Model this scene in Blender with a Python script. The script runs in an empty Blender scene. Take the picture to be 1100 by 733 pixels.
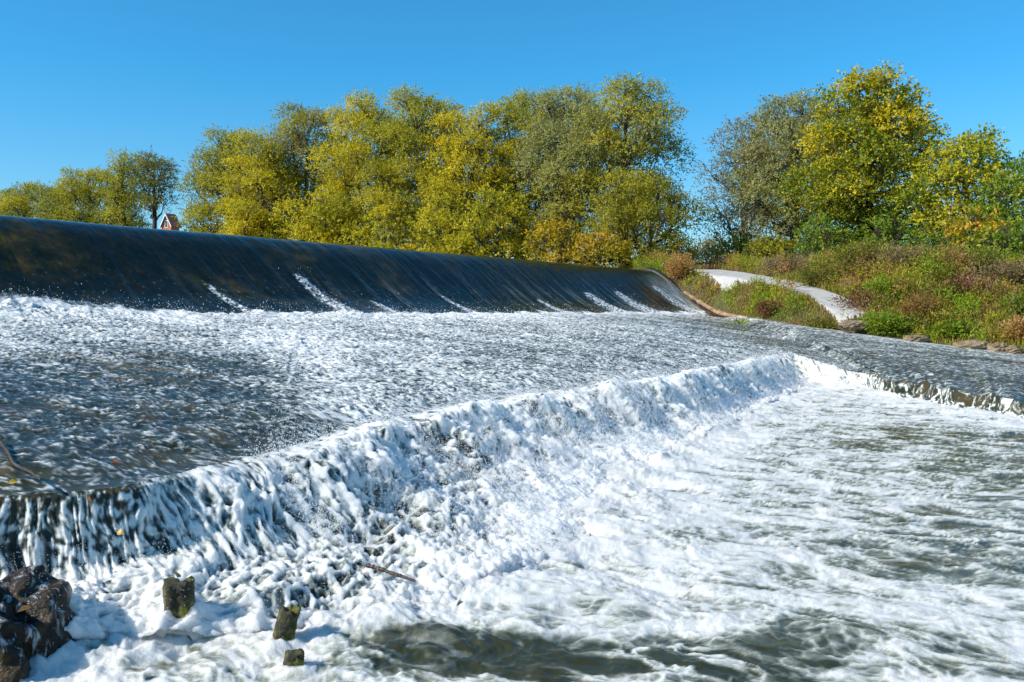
import bpy, math, random
import numpy as np
from mathutils import Vector

RNG = np.random.default_rng(7)
scene = bpy.context.scene
COL = scene.collection

# ------------------------------------------------------------------ helpers
F_PX, HORIZON = 1000.0, 335.0        # lens of the photograph, in its own pixels


def at(px, py, Y):
    """point at distance Y in front of the standing place, in metres"""
    return np.array([(px - 550.0) / F_PX * Y, Y, (HORIZON - py) / F_PX * Y])


def tag(o, label=None, cat=None, group=None, kind=None):
    if label: o['label'] = label
    if cat: o['category'] = cat
    if group: o['group'] = group
    if kind: o['kind'] = kind
    return o


def empty(name, loc, rz=0.0):
    o = bpy.data.objects.new(name, None)
    o.empty_display_size = 0.2
    o.location = tuple(float(c) for c in loc)
    o.rotation_euler = (0, 0, rz)
    COL.objects.link(o)
    return o


def mesh_obj(name, verts, faces, mat=None, parent=None, smooth=True, attrs=None, loc=None):
    """faces: int array (n,3) or (n,4), or list of lists"""
    me = bpy.data.meshes.new(name)
    verts = np.asarray(verts, dtype=np.float32)
    if isinstance(faces, np.ndarray):
        n, k = faces.shape
        me.vertices.add(len(verts))
        me.vertices.foreach_set('co', verts.ravel())
        me.loops.add(n * k)
        me.loops.foreach_set('vertex_index', faces.astype(np.int32).ravel())
        me.polygons.add(n)
        me.polygons.foreach_set('loop_start', (np.arange(n) * k).astype(np.int32))
        me.polygons.foreach_set('loop_total', np.full(n, k, dtype=np.int32))
        me.update(calc_edges=True)
    else:
        me.from_pydata([tuple(v) for v in verts], [], faces)
        me.update()
    me.polygons.foreach_set('use_smooth', np.full(len(me.polygons), bool(smooth)))
    if attrs:
        for nm, (typ, dom, data) in attrs.items():
            a = me.attributes.new(nm, typ, dom)
            key = 'color' if 'COLOR' in typ else ('vector' if 'VECTOR' in typ else 'value')
            a.data.foreach_set(key, np.asarray(data, dtype=np.float32).ravel())
    if mat: me.materials.append(mat)
    o = bpy.data.objects.new(name, me)
    COL.objects.link(o)
    if parent is not None: o.parent = parent
    if loc is not None: o.location = tuple(float(c) for c in loc)
    return o


def grid_faces(nr, nc):
    i = np.arange(nr * nc).reshape(nr, nc)
    return np.stack([i[:-1, :-1].ravel(), i[:-1, 1:].ravel(), i[1:, 1:].ravel(), i[1:, :-1].ravel()], 1)


def sstep(a, b, x):
    t = np.clip((x - a) / (b - a), 0, 1)
    return t * t * (3 - 2 * t)


# ------------------------------------------------------------------ noise
def _h(ix, iy, seed):
    h = (ix.astype(np.int64) * 374761393 + iy.astype(np.int64) * 668265263 + seed * 974711) & 0xFFFFFFFF
    h = ((h ^ (h >> 13)) * 1274126177) & 0xFFFFFFFF
    h = (h ^ (h >> 16)) & 0xFFFFFFFF
    return h


_PR = np.random.default_rng(12345)
_PERM = np.concatenate([_PR.permutation(4096)] * 3).astype(np.int32)
_GX = np.cos(np.arange(4096) * 2 * math.pi / 4096 * 377.0).astype(np.float32)
_GY = np.sin(np.arange(4096) * 2 * math.pi / 4096 * 377.0).astype(np.float32)


def perlin(x, y, seed=0):
    x, y = np.broadcast_arrays(np.asarray(x), np.asarray(y))
    ix = np.floor(x); iy = np.floor(y)
    fx = (x - ix).astype(np.float32); fy = (y - iy).astype(np.float32)
    ix = ix.astype(np.int32) + seed * 131; iy = iy.astype(np.int32) + seed * 57
    u = fx * fx * fx * (fx * (fx * 6 - 15) + 10); v = fy * fy * fy * (fy * (fy * 6 - 15) + 10)
    x0 = ix & 4095; x1 = (ix + 1) & 4095; y0 = iy & 4095; y1 = (iy + 1) & 4095

    def g(dx, dy):
        i = _PERM[_PERM[x1 if dx else x0] + (y1 if dy else y0)]
        return _GX[i] * (fx - dx) + _GY[i] * (fy - dy)
    a = g(0, 0); b = g(1, 0); c = g(0, 1); d = g(1, 1)
    return ((a * (1 - u) + b * u) * (1 - v) + (c * (1 - u) + d * u) * v) * 1.5


def fbm(x, y, oct=4, seed=0, gain=0.5):
    s = 0; amp = 1; tot = 0
    for k in range(oct):
        s = s + amp * perlin(x * 2 ** k + 17.3 * k, y * 2 ** k - 9.1 * k, seed + k)
        tot += amp; amp *= gain
    return s / tot


def ridged(x, y, oct=4, seed=0, gain=0.55):
    s = 0; amp = 1; tot = 0
    for k in range(oct):
        r = 1 - np.abs(perlin(x * 2 ** k + 3.3 * k, y * 2 ** k + 7.7 * k, seed + k)) * 1.7
        s = s + amp * r; tot += amp; amp *= gain
    return s / tot


def worley(x, y, seed=0):
    """F2-F1: zero on the walls between cells"""
    ix = np.floor(x).astype(np.int64); iy = np.floor(y).astype(np.int64)
    f1 = np.full(x.shape, 9.0); f2 = np.full(x.shape, 9.0)
    for dx in (-1, 0, 1):
        for dy in (-1, 0, 1):
            cx = ix + dx; cy = iy + dy
            h = _h(cx, cy, seed); h2 = _h(cx, cy, seed + 91)
            d = np.hypot(cx + h / 4294967296.0 - x, cy + h2 / 4294967296.0 - y)
            f2 = np.minimum(f2, np.maximum(d, f1)); f1 = np.minimum(f1, d)
    return f1, f2


# ------------------------------------------------------------------ materials
def new_mat(name):
    m = bpy.data.materials.new(name); m.use_nodes = True
    nt = m.node_tree; nt.nodes.clear()
    out = nt.nodes.new('ShaderNodeOutputMaterial')
    return m, nt, out


def N(nt, typ, **kw):
    n = nt.nodes.new(typ)
    for k, v in kw.items():
        if k.startswith('i_'):
            n.inputs[k[2:].replace('_', ' ')].default_value = v
        else:
            setattr(n, k, v)
    return n


def ramp(nt, fac, stops, interp='LINEAR'):
    r = nt.nodes.new('ShaderNodeValToRGB'); r.color_ramp.interpolation = interp
    el = r.color_ramp.elements
    while len(el) < len(stops): el.new(0.5)
    for e, (p, c) in zip(el, stops):
        e.position = p; e.color = (c[0], c[1], c[2], 1) if not np.isscalar(c) else (c, c, c, 1)
    nt.links.new(fac, r.inputs['Fac'])
    return r.outputs['Color']


def math_n(nt, op, a, b=None, c=None, clamp=False):
    n = nt.nodes.new('ShaderNodeMath'); n.operation = op; n.use_clamp = clamp
    for i, v in enumerate((a, b, c)):
        if v is None: continue
        if isinstance(v, (int, float)): n.inputs[i].default_value = v
        else: nt.links.new(v, n.inputs[i])
    return n.outputs[0]


def mixc(nt, fac, a, b, mode='MIX'):
    n = nt.nodes.new('ShaderNodeMix'); n.data_type = 'RGBA'; n.blend_type = mode
    for sock, v in ((n.inputs[0], fac), (n.inputs[6], a), (n.inputs[7], b)):
        if isinstance(v, (int, float)): sock.default_value = v
        elif isinstance(v, tuple): sock.default_value = (v[0], v[1], v[2], 1)
        else: nt.links.new(v, sock)
    return n.outputs[2]


def noise(nt, scale, detail=4, rough=0.55, vec=None, dist=0.0):
    n = N(nt, 'ShaderNodeTexNoise', i_Scale=scale, i_Detail=detail, i_Roughness=rough, i_Distortion=dist)
    if vec is not None: nt.links.new(vec, n.inputs['Vector'])
    return n.outputs['Fac']


def obj_coord(nt):
    return nt.nodes.new('ShaderNodeTexCoord').outputs['Object']


def water_mat(name, dark, mid, white, bump_scale=45, bump_d=0.012, rough_w=0.1, rough_f=0.5, grain=0.35, spec=0.5, wet_bump=0.35, sss=0.8, sss_r=0.09):
    m, nt, out = new_mat(name)
    L = nt.links.new
    co = obj_coord(nt)
    fo = N(nt, 'ShaderNodeAttribute', attribute_name='foam').outputs['Fac']
    mo = N(nt, 'ShaderNodeAttribute', attribute_name='moss').outputs['Fac']
    n1 = noise(nt, bump_scale, 5, 0.65, co)
    n2 = noise(nt, bump_scale * 3.1, 3, 0.6, co)
    nn = math_n(nt, 'ADD', math_n(nt, 'MULTIPLY', n1, 0.6), math_n(nt, 'MULTIPLY', n2, 0.4))
    d = math_n(nt, 'MULTIPLY', math_n(nt, 'SUBTRACT', nn, 0.5), grain * 2)
    edge = math_n(nt, 'MULTIPLY', math_n(nt, 'MULTIPLY', fo, math_n(nt, 'SUBTRACT', 1.15, fo)), 4.0)
    f = math_n(nt, 'ADD', fo, math_n(nt, 'MULTIPLY', d, edge), clamp=True)
    mossc = ramp(nt, noise(nt, 3.0, 5, 0.6, co), [(0.3, (0.006, 0.009, 0.004)), (0.47, (0.034, 0.034, 0.007)), (0.58, (0.085, 0.055, 0.014)), (0.72, (0.11, 0.09, 0.012))])
    base = mixc(nt, mo, dark, mossc)
    c1 = mixc(nt, math_n(nt, 'MULTIPLY', f, 2.2, clamp=True), base, mid)
    c2 = mixc(nt, math_n(nt, 'MULTIPLY', math_n(nt, 'SUBTRACT', f, 0.38), 1.9, clamp=True), c1, white)
    p = N(nt, 'ShaderNodeBsdfPrincipled')
    p.inputs['IOR'].default_value = 1.33
    p.inputs['Specular IOR Level'].default_value = spec
    p.inputs['Subsurface Radius'].default_value = (1.0, .96, .88)
    if isinstance(sss_r, str): L(N(nt, 'ShaderNodeAttribute', attribute_name=sss_r).outputs['Fac'], p.inputs['Subsurface Scale'])
    else: p.inputs['Subsurface Scale'].default_value = sss_r
    L(math_n(nt, 'MULTIPLY', f, sss), p.inputs['Subsurface Weight'])
    L(c2, p.inputs['Base Color'])
    r = nt.nodes.new('ShaderNodeMapRange')
    r.inputs[3].default_value = rough_w; r.inputs[4].default_value = rough_f
    L(f, r.inputs[0]); L(r.outputs[0], p.inputs['Roughness'])
    b = N(nt, 'ShaderNodeBump', i_Strength=1.0, i_Distance=bump_d)
    L(math_n(nt, 'ADD', wet_bump, math_n(nt, 'MULTIPLY', f, 1 - wet_bump)), b.inputs['Strength'])
    L(nn, b.inputs['Height']); L(b.outputs[0], p.inputs['Normal'])
    L(p.outputs[0], out.inputs[0])
    return m


def leaf_mat(name, trans=0.35):
    m, nt, out = new_mat(name)
    L = nt.links.new
    c = N(nt, 'ShaderNodeAttribute', attribute_name='leafcol').outputs['Color']
    p = N(nt, 'ShaderNodeBsdfPrincipled', i_Roughness=0.5)
    p.inputs['Specular IOR Level'].default_value = 0.3
    L(c, p.inputs['Base Color'])
    t = N(nt, 'ShaderNodeBsdfTranslucent'); L(c, t.inputs['Color'])
    mx = N(nt, 'ShaderNodeMixShader'); mx.inputs[0].default_value = trans
    L(p.outputs[0], mx.inputs[1]); L(t.outputs[0], mx.inputs[2])
    L(mx.outputs[0], out.inputs[0])
    return m


def solid_mat(name, stops, scale=4.0, rough=0.8, bump=0.02, bscale=None, detail=6, stretch=None):
    m, nt, out = new_mat(name)
    L = nt.links.new
    co = obj_coord(nt)
    if stretch:
        mp = N(nt, 'ShaderNodeMapping'); mp.inputs['Scale'].default_value = stretch
        L(co, mp.inputs[0]); co = mp.outputs[0]
    n = noise(nt, scale, detail, 0.62, co)
    c = ramp(nt, n, stops)
    p = N(nt, 'ShaderNodeBsdfPrincipled', i_Roughness=rough)
    L(c, p.inputs['Base Color'])
    b = N(nt, 'ShaderNodeBump', i_Strength=0.9, i_Distance=bump)
    L(noise(nt, bscale or scale * 4, 5, 0.65, co), b.inputs['Height']); L(b.outputs[0], p.inputs['Normal'])
    L(p.outputs[0], out.inputs[0])
    return m


M = {}
M['leaf'] = leaf_mat('leaf', .48)
M['bark'] = solid_mat('bark', [(0.3, (0.03, 0.024, 0.018)), (0.7, (0.11, 0.09, 0.07))], 6, 0.9, 0.03)
M['greybark'] = solid_mat('grey_bark', [(0.3, (0.08, 0.075, 0.065)), (0.7, (0.22, 0.2, 0.18))], 6, 0.9, 0.03)
M['concrete'] = solid_mat('wet_concrete', [(0.3, (0.02, 0.02, 0.016)), (0.6, (0.07, 0.065, 0.05)), (0.8, (0.12, 0.11, 0.09))], 2.5, 0.45, 0.02)
M['soil'] = solid_mat('soil', [(0.3, (0.045, 0.04, 0.012)), (0.5, (0.09, 0.07, 0.025)), (0.7, (0.10, 0.11, 0.02))], 1.3, 0.95, 0.05)
M['gravel'] = solid_mat('gravel', [(0.25, (0.19, 0.18, 0.15)), (0.42, (0.42, 0.40, 0.37)), (0.7, (0.52, 0.50, 0.47))], 4, 0.95, 0.012, 22)
M['driftwood'] = solid_mat('driftwood', [(0.3, (0.14, 0.085, 0.045)), (0.5, (0.32, 0.2, 0.11)), (0.75, (0.48, 0.34, 0.2))], 5, 0.8, 0.02, stretch=(1, 1, 1))
M['wetwood'] = solid_mat('wet_wood', [(0.3, (0.012, 0.008, 0.005)), (0.6, (0.06, 0.03, 0.015)), (0.8, (0.14, 0.07, 0.03))], 9, 0.3, 0.01)
M['rock'] = solid_mat('shore_rock', [(0.3, (0.09, 0.06, 0.035)), (0.5, (0.24, 0.17, 0.10)), (0.75, (0.42, 0.33, 0.22))], 3, 0.85, 0.03)
M['brick'] = solid_mat('brick', [(0.3, (0.50, 0.13, 0.05)), (0.7, (0.62, 0.20, 0.09))], 1.5, 0.9, 0.01)
M['rooftile'] = solid_mat('roof_tile', [(0.3, (0.5, 0.12, 0.06)), (0.7, (0.6, 0.17, 0.08))], 1.5, 0.8, 0.02)
M['paint'] = solid_mat('white_paint', [(0.3, (0.7, 0.7, 0.68)), (0.7, (0.8, 0.8, 0.78))], 1.5, 0.6, 0.002)
M['glass'] = solid_mat('window_glass', [(0.3, (0.03, 0.04, 0.05)), (0.7, (0.05, 0.06, 0.08))], 0.5, 0.08, 0.0)


def mossy_mat(name, wet=0.35, yellow=1.0):
    m, nt, out = new_mat(name)
    L = nt.links.new
    co = obj_coord(nt)
    c = ramp(nt, noise(nt, 7, 6, 0.65, co), [(0.32, (0.012, 0.010, 0.006)), (0.47, (0.05, 0.042, 0.008)), (0.56, (0.12 * yellow, 0.115 * yellow, 0.012)), (0.7, (0.22 * yellow, 0.19 * yellow, 0.02))])
    c2 = ramp(nt, noise(nt, 40, 4, 0.6, co), [(0.35, 0.35), (0.65, 1.1)])
    c = mixc(nt, 0.85, c, c2, 'MULTIPLY')
    p = N(nt, 'ShaderNodeBsdfPrincipled', i_Roughness=wet)
    L(c, p.inputs['Base Color'])
    b = N(nt, 'ShaderNodeBump', i_Strength=1.0, i_Distance=0.025)
    L(noise(nt, 28, 6, 0.7, co), b.inputs['Height']); L(b.outputs[0], p.inputs['Normal'])
    L(p.outputs[0], out.inputs[0])
    return m


M['moss'] = mossy_mat('moss_wood', 0.5, 1.7)
def wetrock_mat():
    m, nt, out = new_mat('wet_boulder')
    L = nt.links.new
    co = obj_coord(nt)
    c = ramp(nt, noise(nt, 9, 6, 0.65, co), [(0.35, (0.004, 0.004, 0.003)), (0.50, (0.016, 0.009, 0.004)), (0.60, (0.045, 0.028, 0.007)), (0.72, (0.12, 0.05, 0.010))])
    mp = N(nt, 'ShaderNodeMapping'); mp.inputs['Scale'].default_value = (26, 26, 7); L(co, mp.inputs[0])
    fo = ramp(nt, noise(nt, 1, 6, .7, mp.outputs[0], .6), [(.53, 0.0), (.64, .9)])
    c = mixc(nt, fo, c, (.5, .52, .53))
    p = N(nt, 'ShaderNodeBsdfPrincipled', i_Roughness=.28); p.inputs['Specular IOR Level'].default_value = .3
    L(c, p.inputs['Base Color'])
    b = N(nt, 'ShaderNodeBump', i_Strength=1.0, i_Distance=0.02)
    L(noise(nt, 22, 6, 0.7, co), b.inputs['Height']); L(b.outputs[0], p.inputs['Normal'])
    L(p.outputs[0], out.inputs[0])
    return m


M['wetrock'] = wetrock_mat()
M['mossrock'] = mossy_mat('moss_rock', 0.22, 0.55)

# ------------------------------------------------------------------ river geometry (metres; eye at the origin)
ND = np.array([0.83, -0.558])        # downstream, square to the crest
DD = np.array([0.558, 0.83])         # along the crest, away from the viewer
C0 = np.array([-14.6, 6.4]); C1 = np.array([5.0, 35.6]); CREST_Z = 1.6
POOL = -1.45

# foot of the face / shore (F), lip of the lower step (L), foot of the fall (B)
PTS = [
    # F                      L                        B
    ((-13.0, 3.00, -.12), (-6.00, 1.90, -.80), (-5.50, 1.20)),
    ((-9.08, 8.80, -.12), (-2.40, 4.22, -.80), (-2.15, 3.70)),
    ((-8.10, 10.3, -.12), (-1.98, 4.45, -.80), (-1.60, 3.90)),
    ((-7.40, 11.3, -.12), (-1.73, 4.94, -.80), (-.75, 4.15)),
    ((-6.70, 12.4, -.12), (-1.43, 5.70, -.80), (-.20, 4.70)),
    ((-5.60, 14.0, -.12), (-1.06, 7.08, -.80), (.45, 6.10)),
    ((-4.30, 16.0, -.12), (-.43, 8.60, -.80), (.90, 7.60)),
    ((-3.00, 17.9, -.12), (.50, 10.10, -.80), (1.60, 9.35)),
    ((-1.70, 19.9, -.12), (1.79, 11.90, -.80), (2.60, 11.30)),
    ((-.60, 21.5, -.12), (3.47, 15.10, -.80), (4.10, 14.50)),
    ((1.00, 23.9, -.12), (5.50, 18.70, -.80), (5.80, 17.70)),
    ((3.80, 28.1, -.12), (6.05, 18.00, -.97), (6.10, 17.20)),
    ((6.90, 32.8, -.12), (6.60, 17.30, -1.12), (6.42, 16.80)),
    ((7.35, 26.5, -.30), (6.65, 16.20, -1.12), (6.45, 16.00)),
    ((8.80, 23.0, -.62), (6.70, 14.90, -1.13), (6.48, 14.60)),
    ((10.2, 21.7, -.84), (6.85, 13.80, -1.14), (6.62, 13.50)),
    ((11.4, 20.4, -1.0), (7.00, 12.75, -1.15), (6.77, 12.50)),
    ((13.0, 17.5, -1.1), (7.60, 10.90, -1.16), (7.35, 10.60)),
    ((15.0, 13.0, -1.15), (9.00, 8.00, -1.17), (8.75, 7.80)),
]
Fp = np.array([p[0] for p in PTS]); Lp = np.array([p[1] for p in PTS])
Bp = np.array([(p[2][0], p[2][1], POOL - .02) for p in PTS])
KN = np.arange(len(PTS), dtype=float)


def pchip(k, P, q):
    """monotone cubic through the rows of P"""
    out = np.empty((len(q), P.shape[1]))
    i = np.clip(np.floor(q).astype(int), 0, len(k) - 2); t = q - i
    for c in range(P.shape[1]):
        y = P[:, c]; d = np.diff(y); m = np.zeros(len(y))
        m[1:-1] = np.where(d[:-1] * d[1:] > 0, 2 * d[:-1] * d[1:] / np.where(d[:-1] + d[1:] == 0, 1, d[:-1] + d[1:]), 0)
        m[0] = d[0]; m[-1] = d[-1]
        h00 = 2 * t**3 - 3 * t**2 + 1; h10 = t**3 - 2 * t**2 + t; h01 = -2 * t**3 + 3 * t**2; h11 = t**3 - t**2
        out[:, c] = h00 * y[i] + h10 * m[i] + h01 * y[i + 1] + h11 * m[i + 1]
    return out


def lip(q):
    Lq = pchip(KN, Lp, q)
    sm = np.concatenate([[0], np.cumsum(np.linalg.norm(np.diff(Lq[:, :2], axis=0), axis=1))])
    sd_ = sstep(11.5, 12.5, q)
    Lq[:, 2] += sd_ * (.085 * perlin(sm * 1.3, sm * 0, 901) + .05 * perlin(sm * 3.7, sm * 0, 902)) - .05
    Lq[:, :2] += (sd_ * (.26 * perlin(sm * 1.1, sm * 0 + 5, 903) + .12 * perlin(sm * 4, sm * 0, 904)) + (1 - sd_) * (.05 * perlin(sm * .9, sm * 0, 905) + .02 * perlin(sm * 3, sm * 0, 906)))[:, None] * ND
    return Lq


def px_of(P): return 550 + 1000 * P[..., 0] / np.maximum(P[..., 1], .5)


# parameter values spaced by how fine the surface has to be (fine near, coarse far)
def param_samples(n, w0=0.0):
    q = np.linspace(0, len(PTS) - 1, 4000)
    P = pchip(KN, Lp, q); D = np.linalg.norm(np.diff(P, axis=0), axis=1)
    dist = np.linalg.norm(P[1:, :2], axis=1)
    w = D / dist + 1e-4
    w *= np.where((q[1:] < 1.0) | (q[1:] > 17), .25, 1)
    c = np.concatenate([[0], np.cumsum(w)]); c /= c[-1]
    return np.interp(np.linspace(0, 1, n), c, q)


def normals_of(P):
    du = np.gradient(P, axis=0); dv = np.gradient(P, axis=1)
    n = np.cross(du, dv); n /= np.linalg.norm(n, axis=2, keepdims=True) + 1e-9
    flip = np.sign(n[..., 2:3]); flip[flip == 0] = 1
    return n * flip


def gauss(x, y, cx, cy, sx, sy): return np.exp(-(((x - cx) / sx)**2 + ((y - cy) / sy)**2))


# ------------------------------------------------------------------ 1. weir face water
def crest_profile(t):
    k = np.array([-6, -1.2, -.5, -.1, .15, .4, .75, 1.2, 1.7, 2.2, 2.7, 3.15, 3.6])
    z = np.array([1.50, 1.52, 1.56, 1.595, 1.59, 1.52, 1.33, .99, .60, .27, .05, -.09, -.2])
    kk = np.linspace(-6, 3.6, 600); zz = np.interp(kk, k, z)
    ker = np.hanning(31); ker /= ker.sum()
    zp = np.concatenate([np.full(15, zz[0]), zz, np.full(15, zz[-1])])
    return np.interp(t, kk, np.convolve(zp, ker, 'valid'))


def build_face():
    LEN = np.linalg.norm(C1 - C0)
    # spacing along the crest follows distance
    q = np.linspace(0, 1, 4000); P = C0 + (C1 - C0) * q[:, None]
    w = 1 / np.linalg.norm(P, axis=1); c = np.cumsum(w); c = (c - c[0]) / (c[-1] - c[0])
    s = np.interp(np.linspace(0, 1, 1500), c, q) * LEN
    t = np.concatenate([np.linspace(-6, -.6, 12)[:-1], np.linspace(-.6, 3.5, 260)])
    S, T = np.meshgrid(s, t, indexing='ij')
    lag = .10 * np.maximum(T, 0)**1.2
    X = C0[0] + DD[0] * S + ND[0] * T; Y = C0[1] + DD[1] * S + ND[1] * T
    Z = crest_profile(T) + .012 * perlin(S * .25, T * .1, 5)
    face = sstep(.1, .8, T)
    sl = S + lag + .15 * perlin(S * .6, T * .5, 3)
    h = .010 * perlin(sl * 3.1, T * .55, 11) + .008 * perlin(sl * 8, T * .9, 12) + .005 * perlin(sl * 19, T * 1.8, 13) + .0045 * perlin(sl * 22, T * 7, 14)
    h = h * (.25 + .75 * face)
    fine = fbm(S * 9, T * 9, 3, 21)
    foam = np.zeros_like(S)
    # thin veils of aerated water, in streaks, growing towards the foot
    st = ridged(sl * 2.2, T * .22, 3, 31)
    far = sstep(8, 30, S)
    foam += sstep(.62, .95, st + .25 * fine) * sstep(.5, 2.6, T) * (.015 + .24 * far)
    spk = fbm(S * 14, T * 11, 2, 41)
    foam += sstep(.42, .62, spk) * sstep(1.0, 3.0, T) * .4
    # bursts where something sticks out of the face
    px = 550 + 1000 * X / Y
    for (p0, t0, wd, ln, amp) in BURSTS:
        Yc = None
        # find the place along the crest
        i = np.argmin(np.abs((C0[0] + DD[0] * s + ND[0] * t0) / (C0[1] + DD[1] * s + ND[1] * t0) * 1000 + 550 - p0))
        s0 = s[i]
        dt = T - t0
        wv = wd * (.35 + .65 * np.clip(dt / ln, 0, 1))
        ds = S - s0 - .12 * dt
        m = np.exp(-(ds / wv)**2) * sstep(-.08, .12, dt) * (1 - sstep(ln * .85, ln * 1.25, dt))
        nz = .20 + .5 * ridged(S * 9, T * 3, 3, 51) + 2.2 * fbm(S * 26, T * 15, 3, 53)
        foam += amp * 3.2 * np.clip(m * nz - .07, 0, 1)
        h += m * (.015 + .07 * fbm(S * 18, T * 14, 3, 52)) * amp
    # boil at the foot
    lft = sstep(12.8, 9.0, S + 1.2 * fbm(S * .9, T * .2, 3, 63))
    ft = sstep(2.85, 3.3, T + .95 * lft + .45 * fbm(S * 1.1, T * .6, 4, 61) + .2 * fine)
    foam += ft * 1.1
    h += ft * (.05 + .06 * fbm(S * 3, T * 3, 4, 62))
    # far end: white edge water
    e = sstep(LEN - 2.6, LEN - .8, S + .5 * fbm(S * 2, T * 2, 3, 71)) * sstep(.5, 1.4, T)
    foam += e * (.25 + .6 * np.clip(ridged(sl * 3, T * .8, 3, 72), 0, 1)**2)
    foam = np.clip(foam, 0, 1)
    FACE_FOAM.append((foam, h))
    P = np.stack([X, Y, Z], 2); n = normals_of(P); P = P + n * h[..., None]
    moss = np.clip(sstep(-.05, .5, fbm(S * .5, T * .7, 4, 81)) * .8 + .15, 0, 1) * (1 - .9 * far)
    return mesh_obj('weir_water', P.reshape(-1, 3), grid_faces(*S.shape), M['facewater'], attrs={
        'foam': ('FLOAT', 'POINT', foam), 'moss': ('FLOAT', 'POINT', moss)})


FACE_FOAM = []
BURSTS = [  # photo x, start down the face, half width, length, strength
    (318, 1.5, .24, 1.5, 1.2), (222, 1.85, .14, 1.3, .9), (400, 2.3, .18, .7, .5), (473, 2.0, .15, 1.0, .7),
    (577, 2.1, .2, .9, .6), (630, 1.75, .55, 1.3, 1.2), (662, 1.65, .55, 1.4, 1.2), (702, 1.3, .5, 1.8, 1.2)]

# ------------------------------------------------------------------ 2. apron water
def build_apron():
    q = param_samples(1700)
    Fq = pchip(KN, Fp, q); Lq = lip(q)
    u = np.linspace(-.05, 1.0, 520)
    Q, U = np.meshgrid(q, u, indexing='ij')
    P = Fq[:, None, :] * (1 - U[..., None]) + Lq[:, None, :] * U[..., None]
    P[..., 2] = Fq[:, None, 2] + (Lq - Fq)[:, None, 2] * np.clip(U, 0, 2)**1.15
    # rounded brink
    side = sstep(10, 12.5, Q)
    P[..., 2] += .05 * (1 - sstep(.90, 1.0, U)**2)
    x, y = P[..., 0], P[..., 1]
    a = x * ND[0] + y * ND[1]; b = x * DD[0] + y * DD[1]
    wx = .22 * fbm(a * 1.1, b * 1.1, 3, 1); wy = .22 * fbm(a * 1.1, b * 1.1, 3, 2)
    a2 = a + wx; b2 = b + wy
    big = fbm(a * .35, b * .45, 3, 100)
    chop = .45 * perlin(a2 * 1.6, b2 * 2.4, 101) + .40 * perlin(a2 * 3.6, b2 * 5.0, 102) + .33 * perlin(a2 * 8, b2 * 10.5, 103) + .25 * perlin(a2 * 17, b2 * 22, 104)
    rid = ridged(a2 * 2.6, b2 * 4.2, 4, 110)
    r2 = ridged(a2 * 6.5, b2 * 9.5, 3, 112)
    px = px_of(P); py = HORIZON - 1000 * P[..., 2] / y
    # how much white there is
    r3 = ridged(a2 * 15, b2 * 21, 2, 114)
    fl = fbm(a2 * 11, b2 * 19, 3, 116)
    D = .61 + .16 * big
    D += .42 * np.exp(-np.maximum(U, 0) / .13)
    D += .30 * (ridged(b * 1.1 + .3 * big, a * .16, 3, 118) - .6)
    D -= .37 * sstep(.28, .72, U - .14 * big) * (1 - sstep(4.4, 6.4, Q)) * sstep(-1, .5, Q)          # dark reach, near left
    D -= .08 * sstep(.45, .8, U) * sstep(6, 7.5, Q)
    D += .42 * np.exp(-((Q - 5.0 - 1.1 * (1 - U) + .3 * big) / .5)**2) * sstep(.10, .5, U)               # white tongue
    D -= .14 * sstep(9.3, 11.5, Q)
    D -= .10 * sstep(11.5, 13, Q) * (1 - sstep(.8, 1, U))
    D += .10 * sstep(.9, 1.0, U) * (1 - side) * sstep(3.5, 6, Q)
    f1 = .16 * rid + .28 * r2 + .46 * r3 + .16 * chop + .42 * fl + .12 * fbm(a2 * 34, b2 * 44, 2, 119)
    foam = sstep(.66 - .60 * D, 1.26 - .60 * D, f1 + .04)
    amp = (.024 + .028 * np.clip(D, 0, 1)) * (1 - .45 * side)
    h = amp * (chop * .9 + .45 * (rid - .6) + .40 * (r2 - .6) + .25 * (r3 - .6))
    h *= 1 - sstep(.95, 1.0, U) * .75
    # boil under the weir face
    boil = np.exp(-np.maximum(U + .02, 0) / .07)
    lefty = sstep(5.2, 3.9, Q)
    h += boil * (1 - sstep(12.2, 12.9, Q)) * (.03 + lefty * (.11 + .14 * ridged(a * 1.6, b * 1.6, 3, 131)) + .10 * fbm(a * 1.2, b * 1.2, 4, 130))
    # fade the relief out along the bank so nothing climbs it
    h *= np.where(Q > 12.7, sstep(-.05, .15, U), 1)
    n = normals_of(P); P = P + n * h[..., None]
    moss = sstep(-.25, .25, fbm(a * .45, b * .6, 4, 140)) * sstep(.2, .6, U) * (1 - sstep(4.5, 6.0, Q)) * .95
    return q, mesh_obj('apron_water', P.reshape(-1, 3), grid_faces(*Q.shape), M['apronwater'], attrs={
        'foam': ('FLOAT', 'POINT', foam), 'moss': ('FLOAT', 'POINT', moss)}), P


# ------------------------------------------------------------------ 3. the fall
def fall_base(q, u):
    Lq = lip(q); Bq = pchip(KN, Bp, q)
    Q, U = np.meshgrid(q, u, indexing='ij')
    steep = sstep(6.0, 8.0, Q)              # far part drops in one sheet, near part tumbles over stones
    near = 1 - sstep(2.0, 4.0, Q)
    hu = np.where(U < .5, U * .85, .425 + (U - .5) * 1.15)
    P = Lq[:, None, :] * (1 - hu[..., None]) + Bq[:, None, :] * hu[..., None]
    g_near = np.interp(U, [0, .06, .16, .30, .42, .7, 1.0], [0, .03, .22, .50, .60, .78, 1.0])
    g_mid = np.interp(U, [0, .08, .25, .5, .75, 1.0], [0, .03, .24, .62, .84, 1.0])
    g_far = np.interp(U, [0, .1, .3, .6, .85, 1.0], [0, .03, .22, .66, .93, 1.0])
    g = g_near * near + (1 - near) * (g_mid * (1 - steep) + g_far * steep)
    P[..., 2] = Lq[:, None, 2] + (Bq - Lq)[:, None, 2] * g
    return Q, U, P


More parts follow.
